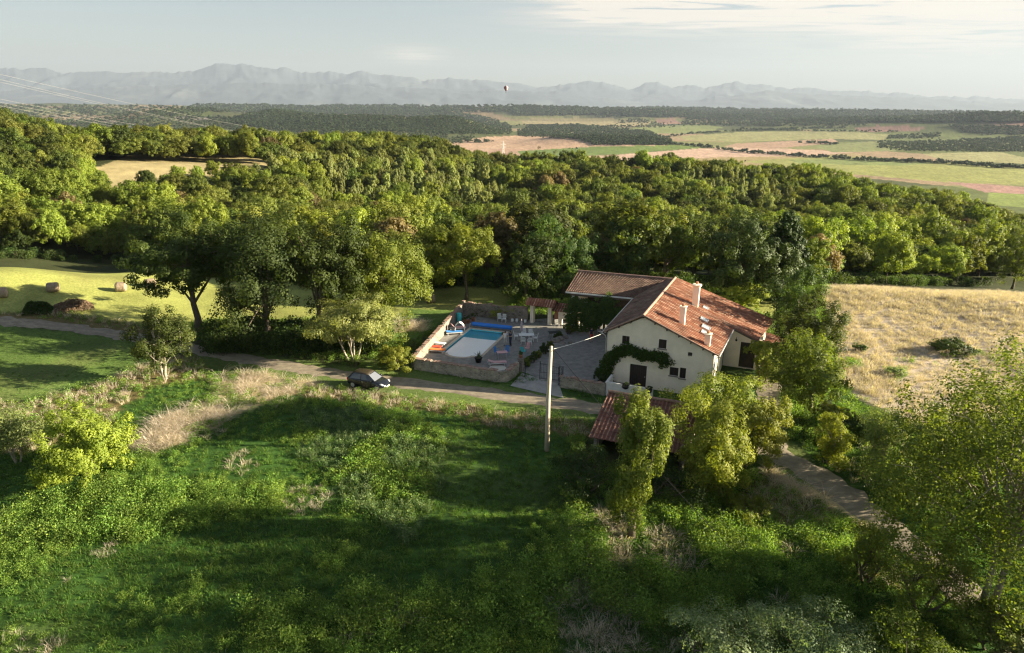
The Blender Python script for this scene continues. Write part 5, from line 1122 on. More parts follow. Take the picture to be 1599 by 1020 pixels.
# tiled garden gate and its lean-to
def tiled_gate():
    a = PZ(829, 503, 0); b = PZ(863, 507, 0); u = (b-a); L_ = u.length; u.normalize(); rz = math.atan2(u.y, u.x)
    t = thing('tiled_gateway', a, rz, 'small cream gateway with its own red tiled roof behind the pool', 'gateway')
    for x in (0, L_-.55): MB().box((x+.2, 0, 1.15), (.42, .7, 2.3)).build('pillar', M_PLAST, t)
    MB().box((L_/2, 0, 2.36), (L_+.4, .5, .14)).build('lintel', M_WOOD, t)
    roof_sheet('roof', (-.45, .1, 3.05), (L_+.35, .1, 3.05), (-.45, -.95, 2.4), (L_+.35, -.95, 2.4), t, M_TILE, period=.3, amp=.04)
    roof_sheet('roof', (-.45, .12, 3.05), (L_+.35, .12, 3.05), (-.45, 1.0, 2.45), (L_+.35, 1.0, 2.45), t, M_TILE, period=.3, amp=.04)
    gb = MB()
    for k in range(9): gb.cyl((.5+k*(L_-1.2)/8, .1, .1), (.5+k*(L_-1.2)/8, .1, 1.1), .012, 5)
    gb.cyl((.42, .1, .15), (L_-.55, .1, .15), .018, 6); gb.cyl((.42, .1, 1.05), (L_-.55, .1, 1.05), .018, 6); gb.build('wicket', M_IRON, t)
    c = PZ(866, 506, 0); d = PZ(896, 510, 0); v = (d-c); L2 = v.length; rz2 = math.atan2(v.y, v.x)
    q = thing('bread_oven_shed', c, rz2, 'low cream lean-to with red tiles and brick corner between gateway and barn', 'lean-to')
    wall_holes('wall', [(0, 0), (L2, 0), (L2, 1.75), (0, 1.75)], [rect(L2*.38, .0, L2*.92, .75), rect(L2*.42, 1.2, L2*.52, 1.4)], (0, 0, 0), (1, 0, 0), (0, 0, 1), .3, M_PLAST, q, (0, -1, 0))
    MB().box((.2, -.03, .88), (.45, .1, 1.7)).build('brick_corner', simple('brick', (.38, .17, .10), .9, var=.3, scale=12), q)
    MB().box((L2/2, 1.5, .8), (L2, .2, 1.6)).build('back_wall', M_DKIN, q)
    roof_sheet('roof', (-.3, .95, 2.45), (L2+.1, .95, 2.45), (-.3, -.4, 1.78), (L2+.1, -.4, 1.78), q, M_TILE, period=.3, amp=.04)
    MB().lathe([(.1, 0), (.1, .5), (.16, .55), (.05, .65)], (L2*.72, .7, 2.3), 8).build('flue', M_ZINC, q)
tiled_gate()

# ------------------------------------------------------------------ pool
M_LINER = simple('pool_liner', (.95, .95, .95), .5)
M_LINERD = simple('pool_liner_blue', (.16, .80, 1.0), .5)
M_COPE = simple('coping_stone', (.55, .47, .38), .85, var=.15, scale=3)
def water_mat():
    mt = bpy.data.materials.new('pool_water'); mt.use_nodes = True; nt = mt.node_tree; N, L = nt.nodes, nt.links; N.clear(); o = N.new('ShaderNodeOutputMaterial')
    f = N.new('ShaderNodeFresnel'); f.inputs[0].default_value = 1.33; g = N.new('ShaderNodeBsdfGlossy'); g.inputs['Roughness'].default_value = .02; t = N.new('ShaderNodeBsdfTransparent'); t.inputs[0].default_value = (.985, .995, 1, 1)
    tc = N.new('ShaderNodeTexCoord'); n = N.new('ShaderNodeTexNoise'); n.inputs['Scale'].default_value = 2.2; n.inputs['Detail'].default_value = 3; bp = N.new('ShaderNodeBump'); bp.inputs['Distance'].default_value = .012; L.new(tc.outputs['Object'], n.inputs[0]); L.new(n.outputs[0], bp.inputs['Height']); L.new(bp.outputs[0], g.inputs['Normal'])
    mx = N.new('ShaderNodeMixShader'); L.new(f.outputs[0], mx.inputs[0]); L.new(t.outputs[0], mx.inputs[1]); L.new(g.outputs[0], mx.inputs[2]); L.new(mx.outputs[0], o.inputs[0]); return mt
def build_pool():
    rz = math.atan2(_pu.y, _pu.x); t = thing('swimming_pool', _pc, rz, 'in-ground swimming pool with pale liner, stone edge and rounded entry steps', 'swimming pool')
    bay = [(1.35*math.cos(math.pi+math.pi*k/8)-.1, -PL/2+.8*math.sin(math.pi+math.pi*k/8)) for k in range(9)]
    out = [(-PW/2, PL/2), (-PW/2, -PL/2)]+bay+[(PW/2, -PL/2), (PW/2, PL/2)]
    # shell: floor shallow near, deep at the far end
    b = MB(); n = len(out); dz = lambda y: -.95 if y < PL*.12 else (-1.75 if y > PL*.2 else -.95-.8*(y-PL*.12)/(PL*.08))
    b.add([(x, y, .0) for x, y in out]+[(x, y, -1.8) for x, y in out], [(i, (i+1) % n, n+(i+1) % n, n+i) for i in range(n)]); b.build('side_walls', M_LINERD, t)
    f = MB(); f.prism([(-PW/2+.22, PL*.17), (-PW/2+.22, -PL/2+.02)]+[(x_+.06, y_+.03) for x_, y_ in bay]+[(PW/2-.04, -PL/2+.02), (PW/2-.04, PL*.17)], -.11, -.07); f.build('floating_cover', M_LINER, t); MB().box((0, 0, -.95), (PW-.01, PL, .05)).build('floor', M_LINERD, t)
    MB().box((0, PL*.345, -.24), (PW-.01, PL*.3, .05)).build('step_floor', M_LINERD, t)
    s = MB()
    for k in range(3): s.prism([(x*(1-.14*k)-.01*k, -PL/2+.15+(y+PL/2)*(1-.2*k) if True else y) for x, y in bay], -1.0+.0, -.18-.05*k)
    s.build('steps', M_LINER, t)
    c = MB(); w = .32
    for (a, b2) in (((-PW/2-w/2, -PL/2), (-PW/2-w/2, PL/2)), ((PW/2+w/2, -PL/2), (PW/2+w/2, PL/2))):
        for k in range(18): y = -PL/2+(k+.5)*PL/18; c.box((a[0], y, .035), (w, PL/18-.012, .07))
    for k in range(9): c.box((-PW/2-w+(k+.5)*(PW+2*w)/9, PL/2+w/2, .035), ((PW+2*w)/9-.012, w, .07))
    for k in range(8):
        (x0, y0), (x1, y1) = bay[k], bay[k+1]; mx, my = (x0+x1)/2, (y0+y1)/2; a = math.atan2(y1-y0, x1-x0); c.box((mx+math.sin(a)*w/2, my-math.cos(a)*w/2, .035), (math.hypot(x1-x0, y1-y0)+.05, w, .07), rz=a)
    c.box((-PW/2+.26, -PL/2-w/2, .033), (.5, w, .07)); c.box((PW/2-.36, -PL/2-w/2, .033), (.72, w, .07)); c.build('coping', M_COPE, t)
    from mathutils.geometry import tessellate_polygon
    al = [Vector((x, y, -.1)) for x, y in out]; tr = tessellate_polygon([al]); me = bpy.data.meshes.new('pool_water'); me.from_pydata([tuple(v) for v in al], [], [tuple(q) if (al[q[1]]-al[q[0]]).cross(al[q[2]]-al[q[0]]).z > 0 else tuple(q)[::-1] for q in tr]); me.materials.append(water_mat()); obj('water', me, t)
    # rolled cover
    r = thing('cover_roller', _pc+_pv*(PL/2+.75), rz, 'rolled bright blue pool cover on its reel across the far end of the pool', 'pool cover')
    rr = MB(); rr.tube([(-PW/2-.15+(PW+.7)*k/16, 0, .42) for k in range(17)], [.24+.012*math.sin(k*2.1) for k in range(17)], 16); rr.build('cover', simple('blue_cover', (.02, .20, .75), .45), r, True)
    fr = MB()
    for s_ in (-1, 1): x = s_*(PW/2+.5)+.12; fr.cyl((x, -.3, 0), (x, 0, .42), .025, 6); fr.cyl((x, .3, 0), (x, 0, .42), .025, 6); fr.cyl((x-.25*s_, 0, .42), (x+.05*s_, 0, .42), .04, 8)
    fr.build('reel_frame', M_ZINC, r)
build_pool()

# ------------------------------------------------------------------ terrace furniture
M_PLW = simple('white_plastic', (.78, .78, .76), .45); M_BLUE = simple('blue_fabric', (.05, .22, .55), .8); M_TEAL = simple('turquoise_plastic', (.04, .50, .52), .5); M_RED = simple('red_cushion', (.62, .07, .03), .8, var=.2)
M_ORA = simple('orange_cushion', (.75, .22, .05), .8); M_PINK = simple('pink_cloth', (.62, .36, .36), .85, var=.15); M_LILAC = simple('lilac_parasol_cloth', (.42, .36, .40), .85, var=.15); M_SKINM = simple('skin', (.50, .28, .19), .55)
def chair(p, rz, m_, label, group=None):
    t = thing('garden_chair', p, rz, label, 'chair', group)
    MB().box((0, 0, .42), (.46, .44, .04)).build('seat', m_, t, bevel=.01)
    b = MB(); RM = Matrix.Rotation(-.22, 3, 'X')
    for k in range(5): b.box(Vector((-.19+k*.095, .25, .67)), (.06, .025, .48), M=RM)
    b.box((0, .30, .92), (.46, .03, .06), M=RM); b.build('backrest', m_, t)
    for sx in (-1, 1):
        for sy in (-1, 1): MB().cyl((sx*.24, sy*.22, 0), (sx*.2, sy*.18, .42), .02, 6).build('leg', m_, t)
        MB().tube([(sx*.24, -.2, .42), (sx*.25, -.2, .64), (sx*.25, .22, .66)], .02, 6).build('armrest', m_, t)
    return t
def table(p, rz, L_, W2, m_, label, cloth=None, round_=False):
    t = thing('garden_table', p, rz, label, 'table'); b = MB()
    if round_: b.lathe([(.02, .70), (L_/2, .70), (L_/2, .735), (.02, .735)], n=24)
    else: b.box((0, 0, .72), (L_, W2, .035))
    b.build('table_top', cloth or m_, t)
    for sx in (-1, 1):
        for sy in (-1, 1): MB().cyl((sx*L_*.42, sy*W2*.42, 0), (sx*L_*.38, sy*W2*.36, .70), .022, 6).build('leg', m_, t)
    return t
def lounger(p, rz, m_, label, frame=M_PLW, up=.5):
    t = thing('sun_lounger', p, rz, label, 'sun lounger'); MB().box((0, -.35, .33), (.58, 1.25, .07)).build('mattress', m_, t, bevel=.02)
    MB().box(Vector((0, .28, .33))+Vector((0, .33*math.cos(up), .33*math.sin(up))), (.58, .68, .07), M=Matrix.Rotation(up, 3, 'X')).build('backrest', m_, t, bevel=.02)
    f = MB(); f.box((-.3, 0, .26), (.05, 1.9, .05)); f.box((.3, 0, .26), (.05, 1.9, .05)); f.build('frame', frame, t)
    for sx in (-.3, .3):
        for sy in (-.75, .75): MB().box((sx, sy, .12), (.05, .05, .24)).build('leg', frame, t)
    return t
def parasol(p, h, m_, label, lean=0):
    t = thing('parasol', p, 0, label, 'parasol'); MB().cyl((0, 0, 0), (lean, 0, h), .022, 8).build('pole', M_PLW, t); MB().lathe([(.25, 0), (.25, .06), (.06, .1)], n=16).build('base', M_STONE2, t)
    b = MB(); n = 8
    b.tube([(lean*(.45+.55*k/n), 0, h*(.42+.56*k/n)) for k in range(n+1)], [.06, .15, .17, .15, .14, .12, .10, .07, .02], 10); b.build('canopy', m_, t, True); return t
Z0 = lambda px, py: PZ(px, py, .03)
lounger(Z0(676, 545), R_(75), M_RED, 'red cushioned sun lounger by the left wall near the laurel shrub', up=.1)
lounger(Z0(682, 550), R_(80), M_ORA, 'orange cushioned sun lounger in front of the red one', up=.05)
lounger(Z0(682, 541)+Vector((0, .3, .0)), R_(72), M_PLW, 'white empty sun lounger behind the red cushioned one', up=.7)
lounger(Z0(709, 522), R_(105), M_BLUE, 'blue sun lounger beside the far left corner of the pool', up=.15)
lounger(Z0(714, 517)+Vector((0, .4, 0)), R_(110), M_PINK, 'pale pink sun lounger under the white hood by the pool', up=.8)
hood = thing('shade_hood', Z0(718, 520), 0, 'small white fabric shade hood over the loungers', 'sun shade'); MB().tube([(-.6, 0, 0), (-.5, 0, .9), (0, 0, 1.35), (.5, 0, .9), (.6, 0, 0)], .02, 6).build('frame', M_ZINC, hood)
_b = MB(); _pr = [(-.55, .3), (-.5, .9), (-.25, 1.22), (0, 1.33), (.25, 1.22), (.5, .9)]
for (x0, z0), (x1, z1) in zip(_pr[:-1], _pr[1:]): _b.add([(x0, -.35, z0), (x1, -.35, z1), (x1, .35, z1), (x0, .35, z0)], [(0, 1, 2, 3)])
_o = _b.build('canopy', M_PLW, hood); _o.modifiers.new('t', 'SOLIDIFY').thickness = .015
parasol(Z0(814, 532), 2.55, M_LILAC, 'folded greyish lilac parasol standing beside the white patio table')
table(Z0(822, 532), .1, 1.7, .9, M_PLW, 'long white patio table beside the folded parasol')
for i, (px, py, a, lb) in enumerate(((806, 530, 90, 'white garden chair left of the patio table'), (836, 533, -90, 'white garden chair at the right end of the patio table'), (818, 526, 0, 'white garden chair behind the patio table, left one'), (829, 527, 10, 'white garden chair behind the patio table, right one'), (817, 538, 175, 'white garden chair in front of the patio table, left one'), (827, 539, 185, 'white garden chair in front of the patio table, right one'))):
    chair(Z0(px, py), R_(a), M_PLW, lb, 'white chairs round the patio table')
table(Z0(784, 560), .2, 1.1, .7, M_ZINC, 'small metal table with a pink cloth near the pool edge', M_PINK)
chair(Z0(776, 555), R_(60), M_BLUE, 'blue folding chair left of the small pink table'); chair(Z0(791, 554), R_(-20), M_BLUE, 'blue folding chair right of the small pink table')
lounger(Z0(776, 570), R_(100), M_PINK, 'dusty pink sun lounger nearest the front stone wall', up=.35)
chair(Z0(817, 554), R_(150), M_TEAL, 'turquoise plastic chair standing alone in the yard'); chair(Z0(823, 549), R_(-30), M_PINK, 'pale pink plastic chair behind the turquoise one')
def disc(name, p, r0, h, m_, label, cat):
    o = MB().lathe([(r0*.2, 0), (r0, 0), (r0, h), (r0*.9, h*1.05), (r0*.2, h*1.05)], n=28).build(name, m_, None, False); o.location = p; return tag(o, label, cat)
disc('round_mat', Z0(777, 575), .85, .03, simple('cream_mat', (.62, .58, .5), .9), 'round cream mat lying behind the front stone wall', 'mat')
def barrel(px, py, r0, h, m_, label, name='water_butt', cat='water butt'):
    t = thing(name, Z0(px, py), 0, label, cat); MB().lathe([(r0*.85, 0), (r0, h*.4), (r0*.9, h), (r0*.8, h)], n=16).build('body', m_, t, True); MB().lathe([(r0*.95, h), (r0*.95, h+.05), (.05, h+.07)], n=16).build('lid', m_, t); return t
barrel(717, 504, .32, 1.15, M_TEAL, 'tall turquoise water butt in the back left corner of the terrace')
for i, (px, py, r0, h, lb) in enumerate(((726, 506, .28, .5, 'terracotta pot beside the turquoise water butt'), (732, 505, .24, .45, 'smaller terracotta pot, second from the water butt'), (739, 503, .26, .6, 'terracotta pot standing by the back wall behind the blue roller'))):
    potted(px, py, r0, h, None, lb, seed=20+i)
for px, py, lb in ((800, 503, 'white bucket by the back wall, left one'), (807, 503, 'white bucket by the back wall, middle one'), (820, 504, 'white bucket standing next to the gateway')): barrel(px, py, .17, .35, M_PLW, lb, 'bucket', 'bucket')
chair(Z0(780, 502), R_(10), M_PLW, 'white garden chair pushed against the back wall, left one', 'white chairs by the back wall'); chair(Z0(787, 503), R_(-10), M_PLW, 'white garden chair pushed against the back wall, right one', 'white chairs by the back wall')
chair(Z0(870, 512), R_(20), M_ZINC, 'grey garden chair in front of the cream lean-to'); chair(Z0(888, 518), R_(-60), M_PLW, 'white garden chair beside the barn corner post'); chair(Z0(937, 523), R_(40), M_PLW, 'white garden chair in the shade of the open barn')
table(Z0(866, 528), .3, 1.4, .8, M_IRON, 'dark iron table left of the rockery')
def rock(px, py, s, seed, label, world=None):
    bm = bmesh.new(); bmesh.ops.create_icosphere(bm, subdivisions=3, radius=1); r = np.random.default_rng(seed); off = r.uniform(0, 50, 2)
    for v in bm.verts:
        n_ = float(fbm(np.array([v.co.x*1.3+off[0]+v.co.z]), np.array([v.co.y*1.3+off[1]]), 3, seed)[0]); v.co *= (.7+.6*n_); v.co.x *= s; v.co.y *= s*.8; v.co.z = v.co.z*s*.55+s*.2
    me = bpy.data.meshes.new('rock'); bm.to_mesh(me); bm.free(); me.materials.append(M_STONE2); o = obj('rock', me, None, world if world is not None else PZ(px, py, 0)); o.rotation_euler.z = r.uniform(0, 6); tag(o, label, 'rock', 'rocks of the rockery'); return o
for i, (px, py, s, lb) in enumerate(((866, 534, .55, 'big grey boulder at the left end of the rockery'), (874, 531, .6, 'large pale boulder in the middle of the rockery'), (883, 528, .45, 'grey boulder at the right end of the rockery'), (879, 537, .35, 'flat pale stone in front of the rockery, middle one'), (890, 536, .3, 'flat pale stone in front of the rockery, right one'), (857, 540, .3, 'small stone between rockery and potted shrubs'))): rock(px, py, s, 30+i, lb)
for i, (px, py, h, rd, m_, lb) in enumerate(((871, 528, .9, .6, M_DARK, 'dark small shrub growing between the rockery boulders'), (888, 522, 1.1, .6, M_OAK, 'small shrub beside the barn corner post'), (824, 573, 1.1, .6, M_OAK, 'small shrub nearest the stone pillar in the row along the yard'), (832, 566, 1.2, .65, M_DARK, 'dark shrub second from the pillar in the row along the yard'), (842, 559, .9, .5, M_YEL, 'light green shrub in the middle of the row along the yard'), (851, 553, 1.2, .6, M_DARK, 'dark shrub fourth from the pillar in the row along the yard'), (860, 547, 1.2, .55, M_OAK, 'shrub at the far end of the row along the yard'), (940, 596, 1.5, .8, M_DARK, 'dark shrub growing against the left corner of the gable'), (784, 497, 1.9, 2.0, M_YEL, 'sunlit creeper heaped over the wall behind the pool'), (752, 494, 1.9, 1.9, M_DARK, 'dark creeper covering the wall in the back corner of the terrace'))):
    make_bush('yard_shrub', PZ(px, py, 0), h, rd, m_, lb, seed=140+i, leaf=.11, n=2600, lobes=6)
potted(937, 601, .25, .4, None, 'black tub planter at the left foot of the gable', potmat=M_IRON, seed=44)
wb = thing('parasol_base_sheet', Z0(926, 601), .3, 'crumpled white plastic sheet lying at the corner of the yard', 'sheet')
wb.name = 'plastic_sheet'
_b = MB(); _r = np.random.default_rng(3)
_g = [[(x*.16-.6, y*.14-.3, .02+.12*_r.uniform()) for x in range(9)] for y in range(5)]
_b.add([p for row in _g for p in row], [(y*9+x, y*9+x+1, (y+1)*9+x+1, (y+1)*9+x) for y in range(4) for x in range(8)]); _b.build('sheet', M_PLW, wb, True)

# ------------------------------------------------------------------ people
def person(p, rz, label, top, legs, hair=(.05, .03, .02), arm=((.24, .02, 1.12), (.22, -.12, .86)), shorts=False, h=1.72):
    J = {'pel': (0, 0, .95), 'sp': (0, .01, 1.15), 'ch': (0, 0, 1.35), 'nk': (0, .0, 1.50), 'hd': (0, -.02, 1.60), 'tp': (0, -.01, 1.69)}
    E_ = [('pel', 'sp'), ('sp', 'ch'), ('ch', 'nk'), ('nk', 'hd'), ('hd', 'tp')]; Rr = {'pel': .14, 'sp': .12, 'ch': .145, 'nk': .055, 'hd': .095, 'tp': .07}
    for s, nm in ((-1, 'l'), (1, 'r')):
        sh = (s*.17, 0, 1.42); el = (s*arm[0][0], arm[0][1], arm[0][2]); wr = (s*arm[1][0], arm[1][1], arm[1][2])
        J['s'+nm] = sh; J['e'+nm] = el; J['w'+nm] = wr; d = (Vector(wr)-Vector(el)).normalized(); hd = Vector(wr)+d*.09; J['h'+nm] = tuple(hd)
        E_ += [('ch', 's'+nm), ('s'+nm, 'e'+nm), ('e'+nm, 'w'+nm), ('w'+nm, 'h'+nm)]; Rr.update({'s'+nm: .062, 'e'+nm: .042, 'w'+nm: .028, 'h'+nm: .034})
        for f in range(5):
            off = Vector((0, (f-2)*.018, 0)); L_ = (.055, .075, .08, .075, .06)[f]; tip = hd+off+d*L_+Vector((0, -.035 if f == 0 else -.01, 0)); J[f'f{nm}{f}'] = tuple(tip); E_.append(('h'+nm, f'f{nm}{f}')); Rr[f'f{nm}{f}'] = .009
        J['hp'+nm] = (s*.09, 0, .9); J['k'+nm] = (s*.10, -.02, .5); J['a'+nm] = (s*.11, .03, .08); J['t'+nm] = (s*.13, -.14, .03)
        E_ += [('pel', 'hp'+nm), ('hp'+nm, 'k'+nm), ('k'+nm, 'a'+nm), ('a'+nm, 't'+nm)]; Rr.update({'hp'+nm: .09, 'k'+nm: .058, 'a'+nm: .04, 't'+nm: .035})
    ks = list(J); me = bpy.data.meshes.new('body'); me.from_pydata([J[k] for k in ks], [(ks.index(a), ks.index(b)) for a, b in E_], []); t = thing('person', p, rz, label, 'person'); t.scale = (h/1.76,)*3
    o = obj('body', me, t); sm = o.modifiers.new('skin', 'SKIN'); sv = me.skin_vertices[0].data if me.skin_vertices else None
    if sv is None:
        bpy.context.view_layer.objects.active = o; bpy.ops.mesh.customdata_skin_add(); sv = me.skin_vertices[0].data
    for i, k in enumerate(ks): sv[i].radius = (Rr[k],)*2
    sv[0].use_root = True; sb = o.modifiers.new('sub', 'SUBSURF'); sb.levels = 1; sb.render_levels = 2; me.materials.append(M_SKINM)
    # clothes
    c = MB(); c.tube([(0, .01, .92), (0, .01, 1.1), (0, 0, 1.3), (0, 0, 1.42), (0, 0, 1.48)], [.175, .16, .185, .165, .075], 14)
    for s in (-1, 1): c.tube([(s*.1, 0, 1.42), (s*.19, 0, 1.4), (s*(.19+arm[0][0])/2, arm[0][1]/2, (1.4+arm[0][2])/2)], [.08, .075, .062], 10)
    c.build('shirt', top, t, True)
    l_ = MB(); l_.tube([(0, 0, .82), (0, 0, .98)], [.17, .165], 14)
    for s in (-1, 1):
        if shorts: l_.tube([(s*.085, 0, .92), (s*.1, -.01, .52)], [.105, .095], 12)
        else: l_.tube([(s*.085, 0, .92), (s*.1, -.02, .5), (s*.11, .02, .08)], [.105, .078, .062], 12)
    l_.build('shorts' if shorts else 'trousers', legs, t, True)
    hm = simple('hair', hair, .7); hb = MB(); hb.lathe([(.02, .145), (.07, .125), (.102, .07), (.105, .02), (.09, -.03), (.02, -.03)], (0, .018, 1.6), 14); hb.build('hair', hm, t, True)
    fc = MB(); fc.box((0, -.118, 1.585), (.022, .03, .035)); fc.box((-.033, -.108, 1.61), (.02, .01, .01)); fc.box((.033, -.108, 1.61), (.02, .01, .01)); fc.box((0, -.108, 1.545), (.045, .01, .01)); fc.box((-.095, .0, 1.59), (.015, .03, .05)); fc.box((.095, 0, 1.59), (.015, .03, .05)); fc.build('face', simple('face_details', (.32, .16, .11), .6), t)
    sh = MB()
    for s in (-1, 1): sh.box((s*.125, -.05, .035), (.09, .25, .07))
    sh.build('shoes', simple('shoe_leather', (.06, .05, .045), .6), t, bevel=.02)
    return t
M_SHW = simple('white_shirt_cloth', (.70, .70, .70), .85); M_GRY = simple('pale_trousers_cloth', (.48, .46, .43), .85); M_NAVY = simple('navy_cloth', (.03, .035, .06), .85); M_REDC = simple('red_shorts_cloth', (.55, .05, .03), .85)
person(Z0(789, 540), R_(165), 'person in a white top and pale trousers standing at the pool edge', M_SHW, M_GRY, arm=((.25, -.08, 1.14), (.14, -.3, 1.08)))
person(Z0(797, 540), R_(-60), 'person in dark clothes with a bare arm bent, facing the one in white', M_NAVY, M_NAVY, arm=((.27, -.03, 1.15), (.2, -.26, 1.2)))
person(Z0(923, 534), R_(20), 'person in red shorts and dark top standing before the open barn', M_NAVY, M_REDC, shorts=True)
person(Z0(934, 522), R_(-40), 'person in a white top standing deep in the barn shade', M_SHW, M_NAVY, h=1.62)

# ------------------------------------------------------------------ parked car
def build_car():
    a = Vector(G(548, 603)[0]); b = Vector(G(603, 612)[0]); p = (a+b)/2+Vector((.0, .55, 0)); rz = math.atan2(b.y-a.y, b.x-a.x)
    t = thing('parked_car', p+Vector((0, 0, .02)), rz, 'black hatchback parked beside the gravel road with a pale reflecting windscreen', 'car')
    paint = simple('black_car_paint', (.010, .012, .018), .18, spec=.7); roofp = simple('dull_car_roof', (.045, .035, .022), .35, spec=.5); glass = simple('car_glass', (.03, .035, .04), .04, spec=1.0)
    tyre = simple('tyre_rubber', (.02, .02, .02), .9); alloy = simple('alloy_rim', (.65, .65, .66), .35, metal=.7); lamp = simple('headlight_glass', (.75, .76, .76), .12, spec=.8); red = simple('tail_light', (.45, .02, .015), .2)
    # stations x: half width at sill, belt, z sill, z belt(top of lower body), crown
    st = [(-1.98, .60, .55, .42, .62), (-1.93, .74, .70, .30, .88), (-1.7, .81, .78, .24, .98), (-1.2, .84, .81, .22, .97), (-.5, .85, .82, .21, .93), (.3, .85, .82, .21, .90), (.85, .845, .80, .22, .89), (1.25, .83, .76, .24, .84), (1.6, .79, .68, .27, .74), (1.86, .70, .56, .32, .62), (1.98, .55, .42, .38, .52)]
    V = []; 
    for x, ws, wb, z0, z1 in st:
        ring = [(-ws*.9, z0), (-ws, z0+.08), (-ws*1.0, (z0+z1)/2), (-wb*1.01, z1-.08), (-wb*.93, z1), (-wb*.5, z1+.035), (0, z1+.045)]
        ring = ring+[(-y, z) for y, z in ring[:-1][::-1]]; V.append([(x, y, z) for y, z in ring])
    k = len(V[0]); bd = MB(); fs = [(i*k+j, (i+1)*k+j, (i+1)*k+j+1, i*k+j+1) for i in range(len(V)-1) for j in range(k-1)]+[(i*k+k-1, (i+1)*k+k-1, (i+1)*k, i*k) for i in range(len(V)-1)]
    fs += [tuple(range(k)), tuple((len(V)-1)*k+j for j in range(k))[::-1]]; bd.add([q for r in V for q in r], fs); bo = bd.build('body', paint, t, True)
    sb = bo.modifiers.new('s', 'SUBSURF'); sb.levels = sb.render_levels = 1
    # cabin: glass block, then roof and pillars
    def cab(xs, pad=0):
        W2 = []
        for x, w, z in xs: W2.append((x, w, z))
        return W2
    low = [(-1.72, .74, .93), (-.5, .77, .93), (.25, .77, .90), (.98, .70, .88)]; top = [(-1.35, .55, 1.36), (-.6, .60, 1.42), (.0, .59, 1.41), (.30, .54, 1.36)]
    g = MB(); vs = []
    for (x, w, z) in low: vs += [(x, -w, z), (x, w, z)]
    for (x, w, z) in top: vs += [(x, -w, z), (x, w, z)]
    n = 4; f = []
    for i in range(n-1):
        f += [(2*i, 2*i+2, 8+2*i+2, 8+2*i), (2*i+1, 8+2*i+1, 8+2*i+3, 2*i+3), (8+2*i, 8+2*i+2, 8+2*i+3, 8+2*i+1)]
    f += [(0, 8, 9, 1), (6, 7, 15, 14)]; g.add(vs, f); g.build('side_windows', glass, t)
    ws = MB(); ws.add([(.99, -.64, .895), (.99, .64, .895), (.33, .50, 1.355), (.33, -.50, 1.355)], [(0, 1, 2, 3)]); ws.v = [(x+.012, y, z+.012) for x, y, z in ws.v]
    ws.build('windscreen', simple('windscreen_sky_tint', (.16, .17, .20), .08, spec=1.0), t)  # paler than the other car glass, standing in for a bright reflection
    rf = MB(); xs = [(-1.42, .50, 1.37), (-1.3, .56, 1.395), (-.6, .615, 1.45), (0, .605, 1.44), (.32, .54, 1.385)]; vs = []
    for x, w, z in xs: vs += [(x, -w, z-.02), (x, -w*.6, z+.02), (x, 0, z+.03), (x, w*.6, z+.02), (x, w, z-.02)]
    rf.add(vs, [(i*5+j, i*5+j+1, (i+1)*5+j+1, (i+1)*5+j) for i in range(4) for j in range(4)]); ro = rf.build('roof_panel', roofp, t, True); ro.modifiers.new('t', 'SOLIDIFY').thickness = .04
    for s in (-1, 1):
        pl = MB(); pl.tube([(1.0, s*.69, .89), (.33, s*.545, 1.385)], [.035, .03], 6); pl.tube([(-.42, s*.785, .93), (-.45, s*.605, 1.41)], .035, 6); pl.tube([(-1.75, s*.735, .93), (-1.38, s*.55, 1.37)], [.09, .06], 6); pl.build('pillars', paint, t)
        mr = MB(); mr.box((.72, s*.93, .98), (.16, .16, .12)); mr.build('wing_mirror', paint, t, bevel=.03)
        h = MB(); h.tube([(1.45, s*.66, .68), (1.68, s*.63, .64), (1.84, s*.56, .58)], [.05, .095, .06], 10); h.build('headlight', lamp, t, True)
        h = MB(); h.box((-1.86, s*.68, .80), (.14, .16, .26)); h.build('tail_light', red, t, bevel=.02)
        d = MB(); d.box((.1, s*.862, .56), (1.05, .012, .60)); d.build('door', paint, t, bevel=.005)
        d = MB(); d.box((-.2, s*.875, .76), (.16, .03, .03)); d.build('door_handle', alloy, t)
        for x in (1.22, -1.28):
            w = MB(); Wt = [(.17, -.09), (.29, -.10), (.31, -.05), (.31, .05), (.29, .10), (.17, .09)]
            w.lathe(Wt, n=24); w.v = [(x+a_, s*.76+c_, .31+b_) for a_, b_, c_ in w.v]; wo = w.build('wheel', tyre, t, True)
            rm = MB(); rm.lathe([(.02, -.02), (.2, -.02), (.2, .02), (.02, .02)], n=20)
            for q in range(5): an = q*1.2566; rm.box((.1*math.cos(an), .1*math.sin(an), .03), (.2, .05, .02), rz=an)
            rm.v = [(x+a_, s*(.76+.075+c_), .31+b_) for a_, b_, c_ in rm.v]; rm.build('rim', alloy, wo)
    gr = MB(); gr.box((1.93, 0, .47), (.06, .62, .1)); gr.build('grille', simple('grille_plastic', (.01, .01, .01), .5), t)
    pt = MB(); pt.box((1.985, 0, .37), (.02, .5, .11)); pt.build('number_plate', M_PLW, t)
build_car()

